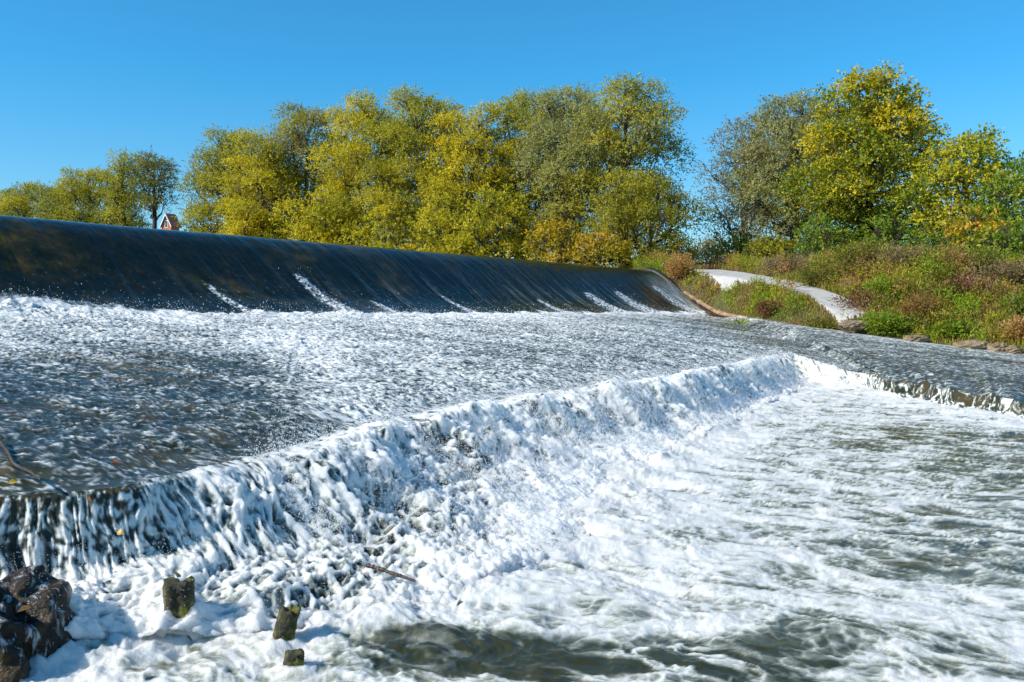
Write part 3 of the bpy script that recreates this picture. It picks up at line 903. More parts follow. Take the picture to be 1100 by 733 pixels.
def make_tree(name, label, cat, group, px, Y, top, wpx, pal, pw=(4, 3, 2, 3), seed=0, stems=1, fill=1.0, low=.18, bark='bark', lean=0.0, leaf=(.115, .062), nclump=30, kr=.195, shape='round', bare=0.0, per=56, low_pal=None):
    rng = np.random.default_rng(seed)
    X = (px - 550) / 1000 * Y; gz = ground1(X, Y)
    H = (HORIZON - top) / 1000 * Y - gz; R = 1.18 * wpx / 1000 * Y / 2
    root = empty(name, (X, Y, gz - .05)); tag(root, label, cat, group)
    # clump centres: filled outline, uneven
    cs, rs = [], []
    tries = 0
    while len(cs) < nclump and tries < 4000:
        tries += 1
        hz = rng.uniform(low, .97)
        e = (hz - low) / (1 - low)
        prof = {'round': math.sin(math.pi * min(1, .12 + .80 * e))**.6, 'tall': math.sin(math.pi * (.16 + .72 * e))**.9, 'bush': math.sqrt(max(0, 1 - e**2.2))}[shape]
        rr = R * prof * rng.uniform(.25, 1)**.6
        th = rng.uniform(0, 2 * math.pi)
        r = kr * (H * .55 + R * .9) * rng.uniform(.55, 1.15) * (1.0 if e < .75 else .8)
        r = min(r, .55 * R + .1)
        p = np.array([math.cos(th) * max(rr - r * .45, 0) + lean * R * e, math.sin(th) * max(rr - r * .45, 0) * .9, hz * H - r * .55 * (e > .7)])
        if p[2] < r * .45: p[2] = r * .45
        if all(np.linalg.norm((p - q) / np.array([1, 1, .9])) > .65 * (r + s) for q, s in zip(cs, rs)):
            cs.append(p); rs.append(r)
    cs = np.array(cs); rs = np.array(rs)
    # skeleton
    bag = Bag(); tr = .022 * H + .05
    heads = []
    for k in range(stems):
        a = rng.uniform(0, 6.28); sp = (.35 * R if stems > 1 else .08 * R)
        b0 = np.array([math.cos(a), math.sin(a), 0]) * (.12 if stems > 1 else 0)
        pts = [b0]
        for f in (.12, .3, .5, .7, .88):
            pts.append(np.array([math.cos(a) * sp * f + rng.normal() * .04 * R + lean * R * f, math.sin(a) * sp * f + rng.normal() * .04 * R, H * f]))
        pts = np.array(pts); rad = tr * np.array([1.25, .95, .75, .55, .33, .10]) / math.sqrt(stems)
        q = np.linspace(0, 5, 16); pp = pchip(np.arange(6.), pts, q); rr = np.interp(q, np.arange(6), rad)
        bag.tube(pp, rr, 8); heads.append((pp, rr))
    for c, r in zip(cs, rs):
        pp, rr = heads[np.argmin([np.min(np.linalg.norm(h[0][:, :2] - c[:2], axis=1)) for h in heads])]
        zt = max(.08 * H, c[2] - (.35 * np.linalg.norm(c[:2]) + .10 * H) * rng.uniform(.8, 1.5))
        i = int(np.clip(np.searchsorted(pp[:, 2], zt), 1, len(pp) - 2))
        a = pp[i]; m = (a + c) / 2 + np.array([0, 0, -.06 * H]) + rng.normal(size=3) * .05 * R
        q = np.linspace(0, 1, 7)[:, None]; br = (1 - q)**2 * a + 2 * q * (1 - q) * m + q * q * c
        br[1:-1] += rng.normal(size=(5, 3)) * .015 * H
        r0 = min(rr[i] * .7, tr * .45)
        bag.tube(br, np.linspace(r0, .02, 7), 5)
        for _ in range(7 if bare < .3 else 16):
            d = unit(rng.normal(size=3) + unit(c - a) * .6); e2 = c + d * r * rng.uniform(.7, 1.05)
            s0 = br[rng.integers(3, 7)]; mm = (s0 + e2) / 2 + rng.normal(size=3) * .12 * r
            bag.tube(np.array([s0, mm, e2]), [.022, .014, .006], 4)
    V, Fq = bag.out()
    mesh_obj('trunk', V, Fq, M[bark], root)
    V, Fq, C = clump_leaves(rng, cs, rs, per * fill * (1 - bare), leaf[0], leaf[1], pal, pw, sprig=.42)
    if low_pal is not None:      # the lower and inner leaves have not turned yet
        zc = V.reshape(-1, 4, 3).mean(1); f = np.clip(1.25 - zc[:, 2] / H * 1.7, .06, .95)
        g = rng.random(len(C)) < f; lp = np.array(low_pal, float) * 1.55
        C[g, :3] = lp[rng.choice(len(lp), int(g.sum()))] * rng.uniform(.75, 1.25, (int(g.sum()), 1))
    mesh_obj('crown', V, Fq, M['leaf'], root, smooth=False, attrs={'leafcol': ('FLOAT_COLOR', 'FACE', C)})
    return root


GL = 'trees on the far bank above the weir'
GR = 'trees on the right bank'
TREES = [
    # px, Y, top, width, palette ...
    dict(px=8, Y=74, top=203, wpx=60, pal=OLIVE, seed=1, name='willow_tree', label='low rounded olive tree at the far left end of the tree line', group=GL),
    dict(px=48, Y=72, top=192, wpx=72, pal=OLIVE, seed=2, name='willow_tree', label='small olive willow, second from the left end of the tree line', group=GL),
    dict(px=96, Y=70, top=176, wpx=76, pal=OLIVE, seed=3, name='willow_tree', label='round olive willow left of the two dark-stemmed open trees', group=GL),
    dict(px=136, Y=66, top=159, wpx=44, pal=OLIVE, seed=4, fill=.9, nclump=20, low=.3, name='willow_tree', label='open olive tree with thin crown, left of the dark-stemmed tree by the house', group=GL),
    dict(px=166, Y=62, top=160, wpx=46, pal=[(.12, .12, .02), (.09, .10, .02), (.17, .15, .015), (.08, .08, .02)], seed=5, fill=.75, nclump=13, low=.56, name='willow_tree', label='dark open tree with bare visible trunk beside the red brick house', group=GL),
    dict(px=246, Y=60, top=138, wpx=72, pal=OLIVE, seed=6, nclump=30, low=.12, name='willow_tree', label='olive tree directly right of the sky gap by the brick house', group=GL),
    dict(px=282, Y=56, top=142, wpx=80, pal=GOLD, seed=7, nclump=28, low=.05, name='willow_tree', label='golden green willow low in front of the tall grey-brown crown', group=GL),
    dict(px=330, Y=58, top=112, wpx=104, pal=OLIVE + DULL[:2], pw=(3, 3, 2, 2, 3, 2), seed=8, nclump=38, low=.08, stems=2, name='willow_tree', label='tall thinning willow with brownish crown, first tall one from the left', group=GL),
    dict(px=395, Y=54, top=104, wpx=100, pal=GOLD, seed=9, nclump=38, low=.05, stems=2, name='willow_tree', label='tall golden willow with a thin twig poking above its crown', group=GL),
    dict(px=455, Y=51, top=98, wpx=100, pal=OLIVE, seed=10, nclump=38, low=.05, stems=2, name='willow_tree', label='tall broad olive willow in the middle of the left tree line', group=GL),
    dict(px=505, Y=49, top=110, wpx=84, pal=GOLD, seed=11, nclump=32, low=.05, stems=2, name='willow_tree', label='golden willow with a slightly lower top between two taller olive willows', group=GL),
    dict(px=562, Y=50, top=97, wpx=96, pal=OLIVE, seed=12, nclump=34, low=.05, stems=2, name='willow_tree', label='olive willow left of the tall grey-green willow', group=GL),
    dict(px=607, Y=47, top=92, wpx=84, pal=GREY, seed=13, nclump=34, low=.12, stems=2, name='willow_tree', label='tall grey-green willow with upright stems', group=GL),
    dict(px=668, Y=45, top=86, wpx=106, pal=OLIVE + GREY[:2], pw=(3, 3, 2, 1, 3, 2), seed=14, nclump=36, low=.25, stems=2, lean=.12, name='willow_tree', label='tallest willow of the left tree line, its lumpy crown ending at the sky gap', group=GL),
    dict(px=690, Y=41, top=188, wpx=118, pal=[(.20, .18, .012), (.16, .15, .012), (.26, .22, .012), (.11, .11, .012)], seed=15, nclump=34, low=.05, stems=3, shape='bush', name='willow_bush', label='big round yellow-green willow bush at the far end of the weir', cat='bush', group=None),
    dict(px=797, Y=50, top=120, wpx=74, pal=DULL, seed=16, nclump=34, low=.2, fill=.5, bare=.15, bark='greybark', stems=2, name='willow_tree', label='thin greyish half-bare tree at the left of the right bank group', group=GR),
    dict(px=848, Y=44, top=100, wpx=100, pal=GREY + DULL[:2], pw=(4, 3, 2, 1, 3, 2), seed=17, nclump=40, low=.12, stems=2, name='willow_tree', label='tall silvery olive willow between the half-bare tree and the yellow poplar', group=GR),
    dict(px=930, Y=39, top=74, wpx=128, pal=YELL, low_pal=GREEN, seed=18, nclump=52, low=.08, fill=.95, leaf=(.125, .085), shape='tall', kr=.16, name='poplar_tree', label='tallest bright yellow poplar on the right bank', group=GR),
    dict(px=1035, Y=35, top=138, wpx=100, pal=[(.30, .26, .012), (.22, .22, .012), (.12, .15, .012), (.10, .14, .012)], seed=19, nclump=32, low=.1, fill=.8, leaf=(.125, .085), name='poplar_tree', label='smaller yellow-green poplar right of the tallest yellow poplar', group=GR),
    dict(px=1118, Y=31, top=165, wpx=110, pal=GREEN, seed=20, nclump=30, low=.05, leaf=(.13, .075), name='leafy_tree', label='green leafy tree cut by the right edge of the picture', group=GR),
]
for d in TREES:
    d.setdefault('cat', 'tree'); make_tree(**d)

GB = 'bushes below the trees'
BUSHES = [  # px, Y, top, width, palette, label, [seed]
    (268, 55, 222, 60, GOLD, 'yellow bush under the golden willow near the weir crest, left part'),
    (214, 64, 219, 30, OLIVE, 'small olive bush just right of the brick house'),
    (345, 52, 205, 80, GOLD, 'yellow bush under the tall thinning willow'),
    (420, 49, 215, 76, GOLD, 'bright yellow bush under the tall golden willow'),
    (480, 47, 205, 70, GOLD, 'golden bush standing below the broad olive willow'),
    (535, 45, 200, 80, GOLD, 'golden bush just left of the grey-green willow stems'),
    (600, 43, 235, 66, [(.36, .25, .01), (.28, .2, .01), (.2, .17, .012), (.12, .12, .012)], 'low yellow bush under the grey-green willow'),
    (640, 40, 248, 60, [(.40, .24, .012), (.30, .2, .01), (.2, .17, .012), (.16, .11, .012)], 'low orange-yellow bush left of the big round willow bush'),
    (765, 55, 252, 46, DULL, 'small dull bush in the sky gap beyond the weir'),
    (790, 48, 248, 46, OLIVE, 'small olive bush under the half-bare tree'),
    (828, 42, 250, 50, [(.34, .27, .012), (.2, .19, .012), (.12, .14, .012), (.1, .11, .012)], 'yellow-green bush below the silvery olive willow'),
    (885, 37, 232, 64, GREEN, 'dark green bush at the foot of the yellow poplar, left side'),
    (955, 35, 228, 72, GREEN, 'dark green bush at the foot of the yellow poplar, right side'),
    (1010, 32, 248, 70, GREEN, 'green bush between the two poplars'),
    (1045, 29.5, 218, 66, ORNG, 'green bush with orange leaves beside the leafy tree'),
    (1085, 27.5, 238, 80, GREEN, 'green bush in front of the leafy tree at the right edge'),
]
for i, (px, Y, top, w, pal, lab) in enumerate(BUSHES):
    make_tree('bush', lab, 'bush', GB, px, Y, top, w, pal, seed=60 + i, stems=3, nclump=18, low=.12, shape='bush', kr=.24, leaf=(.15, .08), per=30)

# ---- herbs, shrubs and grass on the right bank
def make_shrub(label, px, Y, hgt, wid, pal, seed, group, upright=.6, name='shrub', cat='shrub', leaf=(.09, .035), nst=26, per=19, curve=.4):
    rng = np.random.default_rng(seed)
    X = (px - 550) / 1000 * Y; gz = ground1(X, Y)
    root = empty(name, (X, Y, gz - .03)); tag(root, label, cat, group)
    bag = Bag(); P, Dv, Nv, Cv = [], [], [], []
    pal = np.array(pal, float) * 1.5
    for k in range(nst):
        a = rng.uniform(0, 6.28); rr = wid / 2 * math.sqrt(rng.random())
        b = np.array([math.cos(a) * rr * .45, math.sin(a) * rr * .45, 0])
        h = hgt * rng.uniform(.65, 1.1) * (1 - .35 * (rr / (wid / 2))**2)
        e = np.array([math.cos(a) * rr, math.sin(a) * rr, h])
        m = (b + e) / 2 + np.array([-math.cos(a) * rr * .2, -math.sin(a) * rr * .2, h * .15])
        q = np.linspace(0, 1, 6)[:, None]; st = (1 - q)**2 * b + 2 * q * (1 - q) * m + q * q * e
        bag.tube(st, np.linspace(.012, .004, 6), 4)
        n = int(per * hgt * 9)
        f = rng.uniform(.12, 1.0, (n, 1)); pp = (1 - f)**2 * b + 2 * f * (1 - f) * m + f * f * e
        spread = .16 * wid * (1.1 - .6 * f)
        off = rng.normal(size=(n, 3)) * spread * np.array([1, 1, .6])
        P.append(pp + off); Dv.append(unit(off + np.array([0, 0, upright * .12 * wid]) + rng.normal(size=(n, 3)) * .05))
        Nv.append(unit(rng.normal(size=(n, 3)) * .6 + unit(np.concatenate([pp[:, :2], np.full((n, 1), .3)], 1))))
        Cv.append(pal[rng.choice(len(pal), n)] * rng.uniform(.7, 1.25, (n, 1)))
    V, Fq = bag.out(); mesh_obj('stem', V, Fq, M['bark'], root)
    P = np.concatenate(P); P[:, 2] = np.maximum(P[:, 2], .03)
    V, Fq = leaves(P, np.concatenate(Dv), np.concatenate(Nv), leaf[0], leaf[1], rng)
    C = np.concatenate(Cv); C = np.concatenate([C, np.ones((len(C), 1))], 1)
    mesh_obj('foliage', V, Fq, M['leaf'], root, smooth=False, attrs={'leafcol': ('FLOAT_COLOR', 'FACE', C)})


RED = [(.17, .055, .03), (.14, .06, .03), (.19, .09, .035), (.14, .12, .02)]
TAN = [(.40, .24, .07), (.34, .19, .06), (.46, .30, .10), (.28, .16, .05)]
LIME = [(.16, .22, .012), (.12, .19, .012), (.22, .24, .014)]
BRN = [(.26, .13, .05), (.21, .11, .045), (.30, .17, .06), (.2, .18, .02)]
PNK = [(.24, .15, .09), (.20, .13, .08), (.17, .13, .05), (.16, .15, .03)]
OLV = [(.15, .14, .014), (.11, .12, .014), (.19, .16, .02), (.10, .10, .02)]
GS = 'shrubs on the grassy right bank'
SHRUBS = [
    ('tan dry grassy shrub at the far end of the weir crest', 730, 35.5, .95, 1.0, TAN),
    ('dark red-brown shrub between the weir end and the gravel path', 764, 31.0, .75, 1.0, RED),
    ('olive shrub in front of the tan dry shrub', 745, 32.5, .5, .9, OLV),
    ('bright green low shrub below the gravel path', 797, 27.8, .55, 1.2, LIME),
    ('dark red shrub at the lower side of the gravel path', 828, 27.2, .45, .8, RED),
    ('brownish shrub beside the pale rock, below the path', 858, 25.0, .5, .9, BRN),
    ('yellow-green shrub on the water edge left of the pale rock', 880, 24.4, .55, .9, OLV),
    ('olive shrub above the middle of the gravel path', 880, 29.5, .8, 1.6, OLV),
    ('pinkish brown weed shrub above the top of the gravel path', 845, 33.5, .75, 1.8, PNK),
    ('large olive shrub right of the gravel path, under the poplar', 925, 28.0, .95, 1.9, OLV),
    ('pinkish seed-head shrub right of the large olive shrub', 975, 26.5, .7, 1.7, PNK),
    ('brown shrub on the slope above the rusty shrub', 1010, 26.0, .65, 1.6, BRN),
    ('rusty orange shrub near the water at the middle of the right bank', 990, 23.2, .7, 1.2, [(.26, .11, .03), (.2, .1, .03), (.2, .15, .03)]),
    ('olive shrub on the slope near the right edge', 1055, 25.5, .65, 1.6, OLV),
    ('pinkish shrub on the upper slope near the right edge', 1085, 24.5, .6, 1.5, PNK),
    ('bright green leafy shrub at the right edge above the water', 1093, 22.6, .6, .8, LIME),
    ('low green shrub behind the shore rocks', 1020, 22.4, .4, .9, LIME),
    ('green shrub right of the pale rock at the water', 950, 23.0, .55, 1.0, LIME),
    ('brown dead grass shrub in the lower right corner of the bank', 1098, 21.4, .5, .8, TAN),
    ('russet shrub just above the lower end of the gravel path', 930, 25.2, .5, 1.5, RED),
    ('fresh green shrub between the russet and the pinkish shrub', 955, 25.4, .7, 1.2, LIME),
    ('yellow shrub behind the fresh green one, below the yellow poplar', 915, 29.0, .8, 1.3, [(.32, .27, .015), (.25, .23, .015)]),
    ('dark red shrub halfway up the slope below the small poplar', 1030, 24.3, .5, 1.5, RED),
    ('tall fresh green shrub on the slope below the leafy tree', 1066, 26.4, .95, 1.5, LIME),
    ('broad green shrub under the small poplar', 1012, 27.8, 1.0, 1.8, GREEN),
    ('yellow-olive shrub left of the red-brown one, behind the driftwood', 715, 34.6, .55, .8, OLV),
]
for i, (lab, px, Y, h, w, pal) in enumerate(SHRUBS):
    make_shrub(lab, px, Y, h, w, pal, 200 + i, GS)


def build_grass():
    rng = np.random.default_rng(33)
    n = 900000
    x = rng.uniform(5, 26, n); y = rng.uniform(17, 44, n)
    d, z, sg = near_poly(x, y, RB); s = -sg * d
    dp = off_path(x, y)
    dens = np.clip(.35 + .9 * fbm(x * .7, y * .7, 3, 520), .12, 1)
    keep = (s > .12) & (dp > .04 + .12 * fbm(x * 1.4, y * 1.4, 2, 521)) & (rng.random(n) < dens) & (x / y > .12) & (x / y < .72)
    x, y, s = x[keep], y[keep], s[keep]; n = len(x)
    z = ground_h(x, y)
    t = fbm(x * .55, y * .55, 3, 522) + .12 * rng.normal(size=n)
    hgt = (.08 + .20 * np.clip(s / 2.2, 0, 1) * np.clip(.7 + fbm(x * .8, y * .8, 3, 523), .25, 1.4)) * rng.uniform(.5, 1.35, n)
    pal = np.array([(.16, .27, .016), (.24, .30, .02), (.33, .30, .03), (.36, .28, .06), (.36, .23, .10), (.26, .15, .06)])
    k = np.clip((t + .55) / 1.1 * 6 + .9 * np.clip((s - 1.0) / 2, -.8, .5), 0, 5.99).astype(int)
    C = pal[k] * rng.uniform(.7, 1.3, (n, 1))
    a = rng.uniform(0, 6.28, n); ln = np.stack([np.cos(a), np.sin(a)], 1) * (hgt * rng.uniform(.1, .6, n))[:, None]
    wd = .009 + .009 * rng.random(n); b = rng.uniform(0, 6.28, n); sx = np.stack([np.cos(b) * wd, np.sin(b) * wd, 0 * b], 1)
    P0 = np.stack([x, y, z - .03], 1); P1 = np.stack([x + ln[:, 0] * .35, y + ln[:, 1] * .35, z + hgt * .6], 1); P2 = np.stack([x + ln[:, 0], y + ln[:, 1], z + hgt], 1)
    V = np.stack([P0 - sx * .6, P0 + sx * .6, P1 + sx, P2, P1 - sx], 1).reshape(-1, 3)
    i = np.arange(n)[:, None] * 5
    Fq = np.concatenate([i + np.array([[0, 1, 2, 4]]), i + np.array([[4, 2, 3, 3]])])
    # blade = quad + tip triangle: store all as triangles
    T = np.concatenate([i + np.array([[0, 1, 2]]), i + np.array([[0, 2, 4]]), i + np.array([[4, 2, 3]])])
    Cf = np.concatenate([C, C, C]); Cf = np.concatenate([Cf, np.ones((len(Cf), 1))], 1)
    o = mesh_obj('grass', V, T, M['leaf'], smooth=False, attrs={'leafcol': ('FLOAT_COLOR', 'FACE', Cf)})
    tag(o, 'rough autumn grass and weeds covering the right bank', 'grass', kind='stuff')


build_grass()


def build_weeds():
    rng = np.random.default_rng(44)
    n = 8000
    x = rng.uniform(5, 24, n); y = rng.uniform(18, 40, n)
    d, z, sg = near_poly(x, y, RB); s = -sg * d
    dp = off_path(x, y)
    keep = (s > .15) & (dp > .22) & (x / y > .12) & (x / y < .68) & (rng.random(n) < .45 + .9 * fbm(x * .8, y * .8, 3, 530))
    x, y, s = x[keep], y[keep], s[keep]; z = ground_h(x, y)
    t = fbm(x * .5, y * .5, 3, 531) + .16 * rng.normal(size=len(x)) - .22 * np.clip(s - 1, -1, 1.5) * .5
    pals = [PNK, [(.30, .17, .05), (.24, .14, .04)], [(.28, .25, .02), (.22, .2, .02)], OLV, LIME, LIME]
    kk = np.clip((t + .5) * 6, 0, 5.99).astype(int)
    Vs, Fs, Cs = [], [], []; m = 0
    for k in range(6):
        i = np.where(kk == k)[0]
        if len(i) == 0: continue
        r = rng.uniform(.10, .30, len(i)) * np.clip(.55 + s[i] * .3, .5, 1.1)
        c = np.stack([x[i], y[i], z[i] + r * rng.uniform(.5, 1.2, len(i))], 1)
        V, Fq, C = clump_leaves(rng, c, r, 130, .085, .026, pals[k], np.ones(len(pals[k])), droop=.1, squash=1.25, sprig=.22, nl=5, up=.9)
        Vs.append(V); Fs.append(Fq + m); Cs.append(C); m += len(V)
    o = mesh_obj('weeds', np.concatenate(Vs), np.concatenate(Fs), M['leaf'], smooth=False, attrs={'leafcol': ('FLOAT_COLOR', 'FACE', np.concatenate(Cs))})
    tag(o, 'mixed green, olive and pinkish weeds between the shrubs', 'weeds', kind='stuff')


build_weeds()

# ------------------------------------------------------------------ logs, rocks, stumps, leaves
def lumpy(rng, r, res=56, amp=.25, fine=.06, flat=1.0):
    th = np.linspace(0, math.pi, res); ph = np.linspace(0, 2 * math.pi, res * 2, endpoint=False)
    T, Pn = np.meshgrid(th, ph, indexing='ij')
    n = np.stack([np.sin(T) * np.cos(Pn), np.sin(T) * np.sin(Pn), np.cos(T)], 2)
    o = rng.uniform(0, 50, 3)
    k = 1 + amp * perlin(n[..., 0] * 1.6 + o[0] + n[..., 2], n[..., 1] * 1.6 + o[1] - n[..., 2], 1) + amp * .6 * perlin(n[..., 0] * 3.4 + o[1], n[..., 2] * 3.4 + n[..., 1] * 2 + o[2], 2)
    k += fine * (ridged(n[..., 0] * 4 + o[2], n[..., 1] * 4 + n[..., 2] * 3.3, 4, 3) - .5) * 1.6
    q = np.sign(n) * np.abs(n)**.88          # a little blocky
    V = q * k[..., None] * np.array(r)
    nr, nc = T.shape
    i = np.arange(nr * nc).reshape(nr, nc); j = np.roll(i, -1, 1)
    Fq = np.stack([i[:-1].ravel(), i[1:].ravel(), j[1:].ravel(), j[:-1].ravel()], 1)
    return V.reshape(-1, 3), Fq


def rock(name, label, cat, loc, r, rz, mat, seed, group=None, amp=.25):
    V, Fq = lumpy(np.random.default_rng(seed), r, amp=amp)
    o = mesh_obj(name, V, Fq, M[mat]); o.location = tuple(float(c) for c in loc); o.rotation_euler = (0, 0, rz)
    return tag(o, label, cat, group)


def log(name, label, cat, pts, rad, mat, seed, group=None, forks=()):
    rng = np.random.default_rng(seed); pts = np.array(pts, float)
    o3 = pts[0].copy(); pts = pts - o3
    k = np.arange(len(pts), dtype=float); q = np.linspace(0, len(pts) - 1, 40)
    P = pchip(k, pts, q); P[1:-1] += rng.normal(size=(38, 3)) * rad[0] * .07
    rr = np.interp(q, np.linspace(0, len(pts) - 1, len(rad)), rad) * (1 + .12 * rng.normal(size=40))
    rr[0] *= .75; rr[-1] *= .7
    bag = Bag(); bag.tube(P, rr, 9)
    for (f, d, l) in forks:
        i = int(f * 39); s = P[i]; e = s + np.array(d) * l
        bag.tube(np.array([s, (s + e) / 2 + rng.normal(size=3) * .06 * l, e]), [rr[i] * .6, rr[i] * .4, rr[i] * .15], 6)
    V, Fq = bag.out()
    n = len(P)
    caps = np.array([[0, 1, 2, 3], [3, 4, 5, 6], [6, 7, 8, 0], [0, 3, 6, 6]])
    c0 = np.concatenate([caps[:3]]); b = (n - 1) * 9
    # round the end caps off with small fans
    ct = np.array([P[0], P[-1]]); V = np.concatenate([V, ct]); m = len(V)
    tri0 = [[j, (j + 1) % 9, m - 2, m - 2] for j in range(9)]; tri1 = [[b + (j + 1) % 9, b + j, m - 1, m - 1] for j in range(9)]
    faces = [list(map(int, f)) for f in Fq] + [t[:3] for t in tri0] + [t[:3] for t in tri1]
    o = mesh_obj(name, V, faces, M[mat]); o.location = tuple(o3)
    return tag(o, label, cat, group)


def shore(px, Y, dz=0.0):
    X = (px - 550) / 1000 * Y
    return np.array([X, Y, ground1(X, Y) + dz])


log('driftwood_log', 'long pale driftwood log slanting down from the weir end to the water', 'log',
    [at(735, 314, 33.2), at(757, 328, 31.6), at(775, 337, 30.5), at(812, 343, 28.6)], [.05, .07, .075, .04], 'driftwood', 1, forks=((.35, (.3, -.2, .5), .5), (.7, (-.4, .1, .4), .4)))
log('driftwood_log', 'dark thin driftwood log lying beside the long pale one', 'log',
    [at(742, 322, 32.6), at(765, 337, 31.0), at(782, 341, 30.2)], [.04, .055, .03], 'wetwood', 2)
rock('shore_rock', 'pale tan flat rock at the lower end of the gravel path', 'rock', at(916, 350, 23.2), (.34, .28, .13), .2, 'rock', 3, amp=.2)
rock('shore_rock', 'low brown rock on the water edge right of the pale tan rock', 'rock', shore(985, 22.3, .02), (.38, .25, .12), .5, 'rock', 4)
rock('shore_rock', 'brown jagged rock on the water edge below the rusty shrub', 'rock', shore(1045, 21.4, .04), (.36, .25, .15), -.3, 'rock', 5)
rock('shore_rock', 'small brown rock next to the jagged one, towards the right edge', 'rock', shore(1072, 21.1, .02), (.2, .2, .12), .8, 'rock', 6)
rock('shore_rock', 'flat grey-brown rock slab above the red shrub by the path', 'rock', shore(815, 26.6, .05), (.5, .3, .12), .1, 'rock', 7)
rock('shore_rock', 'small pale stone at the right end of the shore', 'rock', shore(1090, 20.8, .03), (.18, .16, .1), 1.2, 'rock', 8)

# stones and posts standing in the foam, near
rock('mossy_boulder', 'dark wet mossy boulder at the left edge beside the fall', 'boulder', (-2.09, 3.72, -1.41), (.27, .28, .32), .3, 'wetrock', 11, amp=.22)
rock('mossy_boulder', 'low yellow-mossed stone in the bottom left corner', 'boulder', (-1.93, 3.42, -1.46), (.22, .1, .06), 0, 'moss', 12)


def stump(label, base, h, w, tilt, seed):
    rng = np.random.default_rng(seed)
    nr, nc = 26, 40; z = np.linspace(-.25, 1, nr); a = np.linspace(0, 2 * math.pi, nc, endpoint=False)
    Z, A = np.meshgrid(z, a, indexing='ij')
    sq = 1 / np.maximum(np.abs(np.cos(A)), np.abs(np.sin(A)))**.55
    r = w / 2 * sq * (1 + .12 * perlin(np.cos(A) * 2.2 + seed, np.sin(A) * 2.2 + Z * 1.2, seed) + .07 * perlin(A * 3, Z * 5, seed + 1) + .05 * perlin(np.cos(A) * 9, np.sin(A) * 9 + Z * 7, seed + 2)) * (1 - .08 * Z)
    top = 1 + .16 * perlin(np.cos(A) * 1.4 + 5, np.sin(A) * 1.4 + seed, 9) + .06 * perlin(A * 4, A * 0 + seed, 10)
    ZZ = Z * np.where(Z > 0, top, 1) * h
    V = np.stack([r * np.cos(A) + tilt * ZZ, r * np.sin(A), ZZ], 2).reshape(-1, 3)
    i = np.arange(nr * nc).reshape(nr, nc); j = np.roll(i, -1, 1)
    Fq = np.stack([i[:-1].ravel(), j[:-1].ravel(), j[1:].ravel(), i[1:].ravel()], 1)
    ring = V[-nc:]; c = ring.mean(0)
    V = np.concatenate([V, c + (ring - c) * .55 - [0, 0, .02 * h], [c - [0, 0, .06 * h]]])
    b = nr * nc; k = np.arange(nc); k2 = (k + 1) % nc
    f2 = np.stack([(nr - 1) * nc + k, (nr - 1) * nc + k2, b + k2, b + k], 1)
    faces = [list(map(int, f)) for f in np.concatenate([Fq, f2])] + [[int(b + x), int(b + y), b + nc] for x, y in zip(k, k2)]
    o = mesh_obj('post_stump', V, faces, M['moss']); o.location = base; o.rotation_euler = (0, 0, .4)
    tag(o, label, 'stump', 'mossy post stumps')


stump('upright square mossy post stump with a leaf on top, in the foam', (-1.45, 4.02, -1.335), .165, .135, 0.0, 3)
stump('leaning narrow mossy post stump right of the square one', (-.99, 3.93, -1.43), .165, .09, .28, 6)
stump('short moss-covered stub, lowest of the three, near the bottom edge', (-.87, 3.66, -1.42), .065, .08, .1, 9)

log('branch', 'thin brown branch sticking out of the foam pointing right', 'branch', [at(392, 609, 4.60), at(420, 618, 4.55), at(446, 627, 4.5)], [.011, .010, .006], 'wetwood', 21)
log('twig', 'bent bare twig lying on the lip of the fall at the left edge', 'twig', [at(-6, 470, 5.0), at(6, 486, 4.78), at(14, 500, 4.58), at(30, 508, 4.42), at(41, 516, 4.28)], [.006, .008, .007, .005], 'bark', 23)


def fallen_leaf(label, p, size, col, seed):
    rng = np.random.default_rng(seed)
    m, nt, out = new_mat('autumn_leaf')
    b = N(nt, 'ShaderNodeBsdfPrincipled', i_Roughness=.45)
    c = ramp(nt, noise(nt, 30, 4, .6, obj_coord(nt)), [(.35, tuple(k * .6 for k in col)), (.65, col)])
    nt.links.new(c, b.inputs['Base Color']); nt.links.new(b.outputs[0], out.inputs[0])
    # pointed leaf outline, arched along its midrib, with a stalk
    t = np.linspace(0, 1, 9); w = .34 * np.sin(math.pi * t**.8) * (1 + .12 * np.cos(t * 26))
    V = []
    for tt, ww in zip(t, w):
        for s in (-1, -.5, 0, .5, 1):
            V.append((tt - .5, s * ww, .12 * math.sin(tt * 3.1) + .18 * abs(s) * ww))
    V = np.array(V + [(-.5, -.012, 0), (-.5, .012, 0), (-.8, .008, -.03), (-.8, -.008, -.03)]) * size
    Fq = np.concatenate([grid_faces(9, 5), [[45, 46, 47, 48]]])
    o = mesh_obj('fallen_leaf', V, Fq, m); o.location = tuple(float(c) for c in p)
    o.rotation_euler = (rng.uniform(.5, 1.1), rng.uniform(-.4, .4), rng.uniform(0, 6))
    tag(o, label, 'leaf', 'autumn leaves on the water and stones')


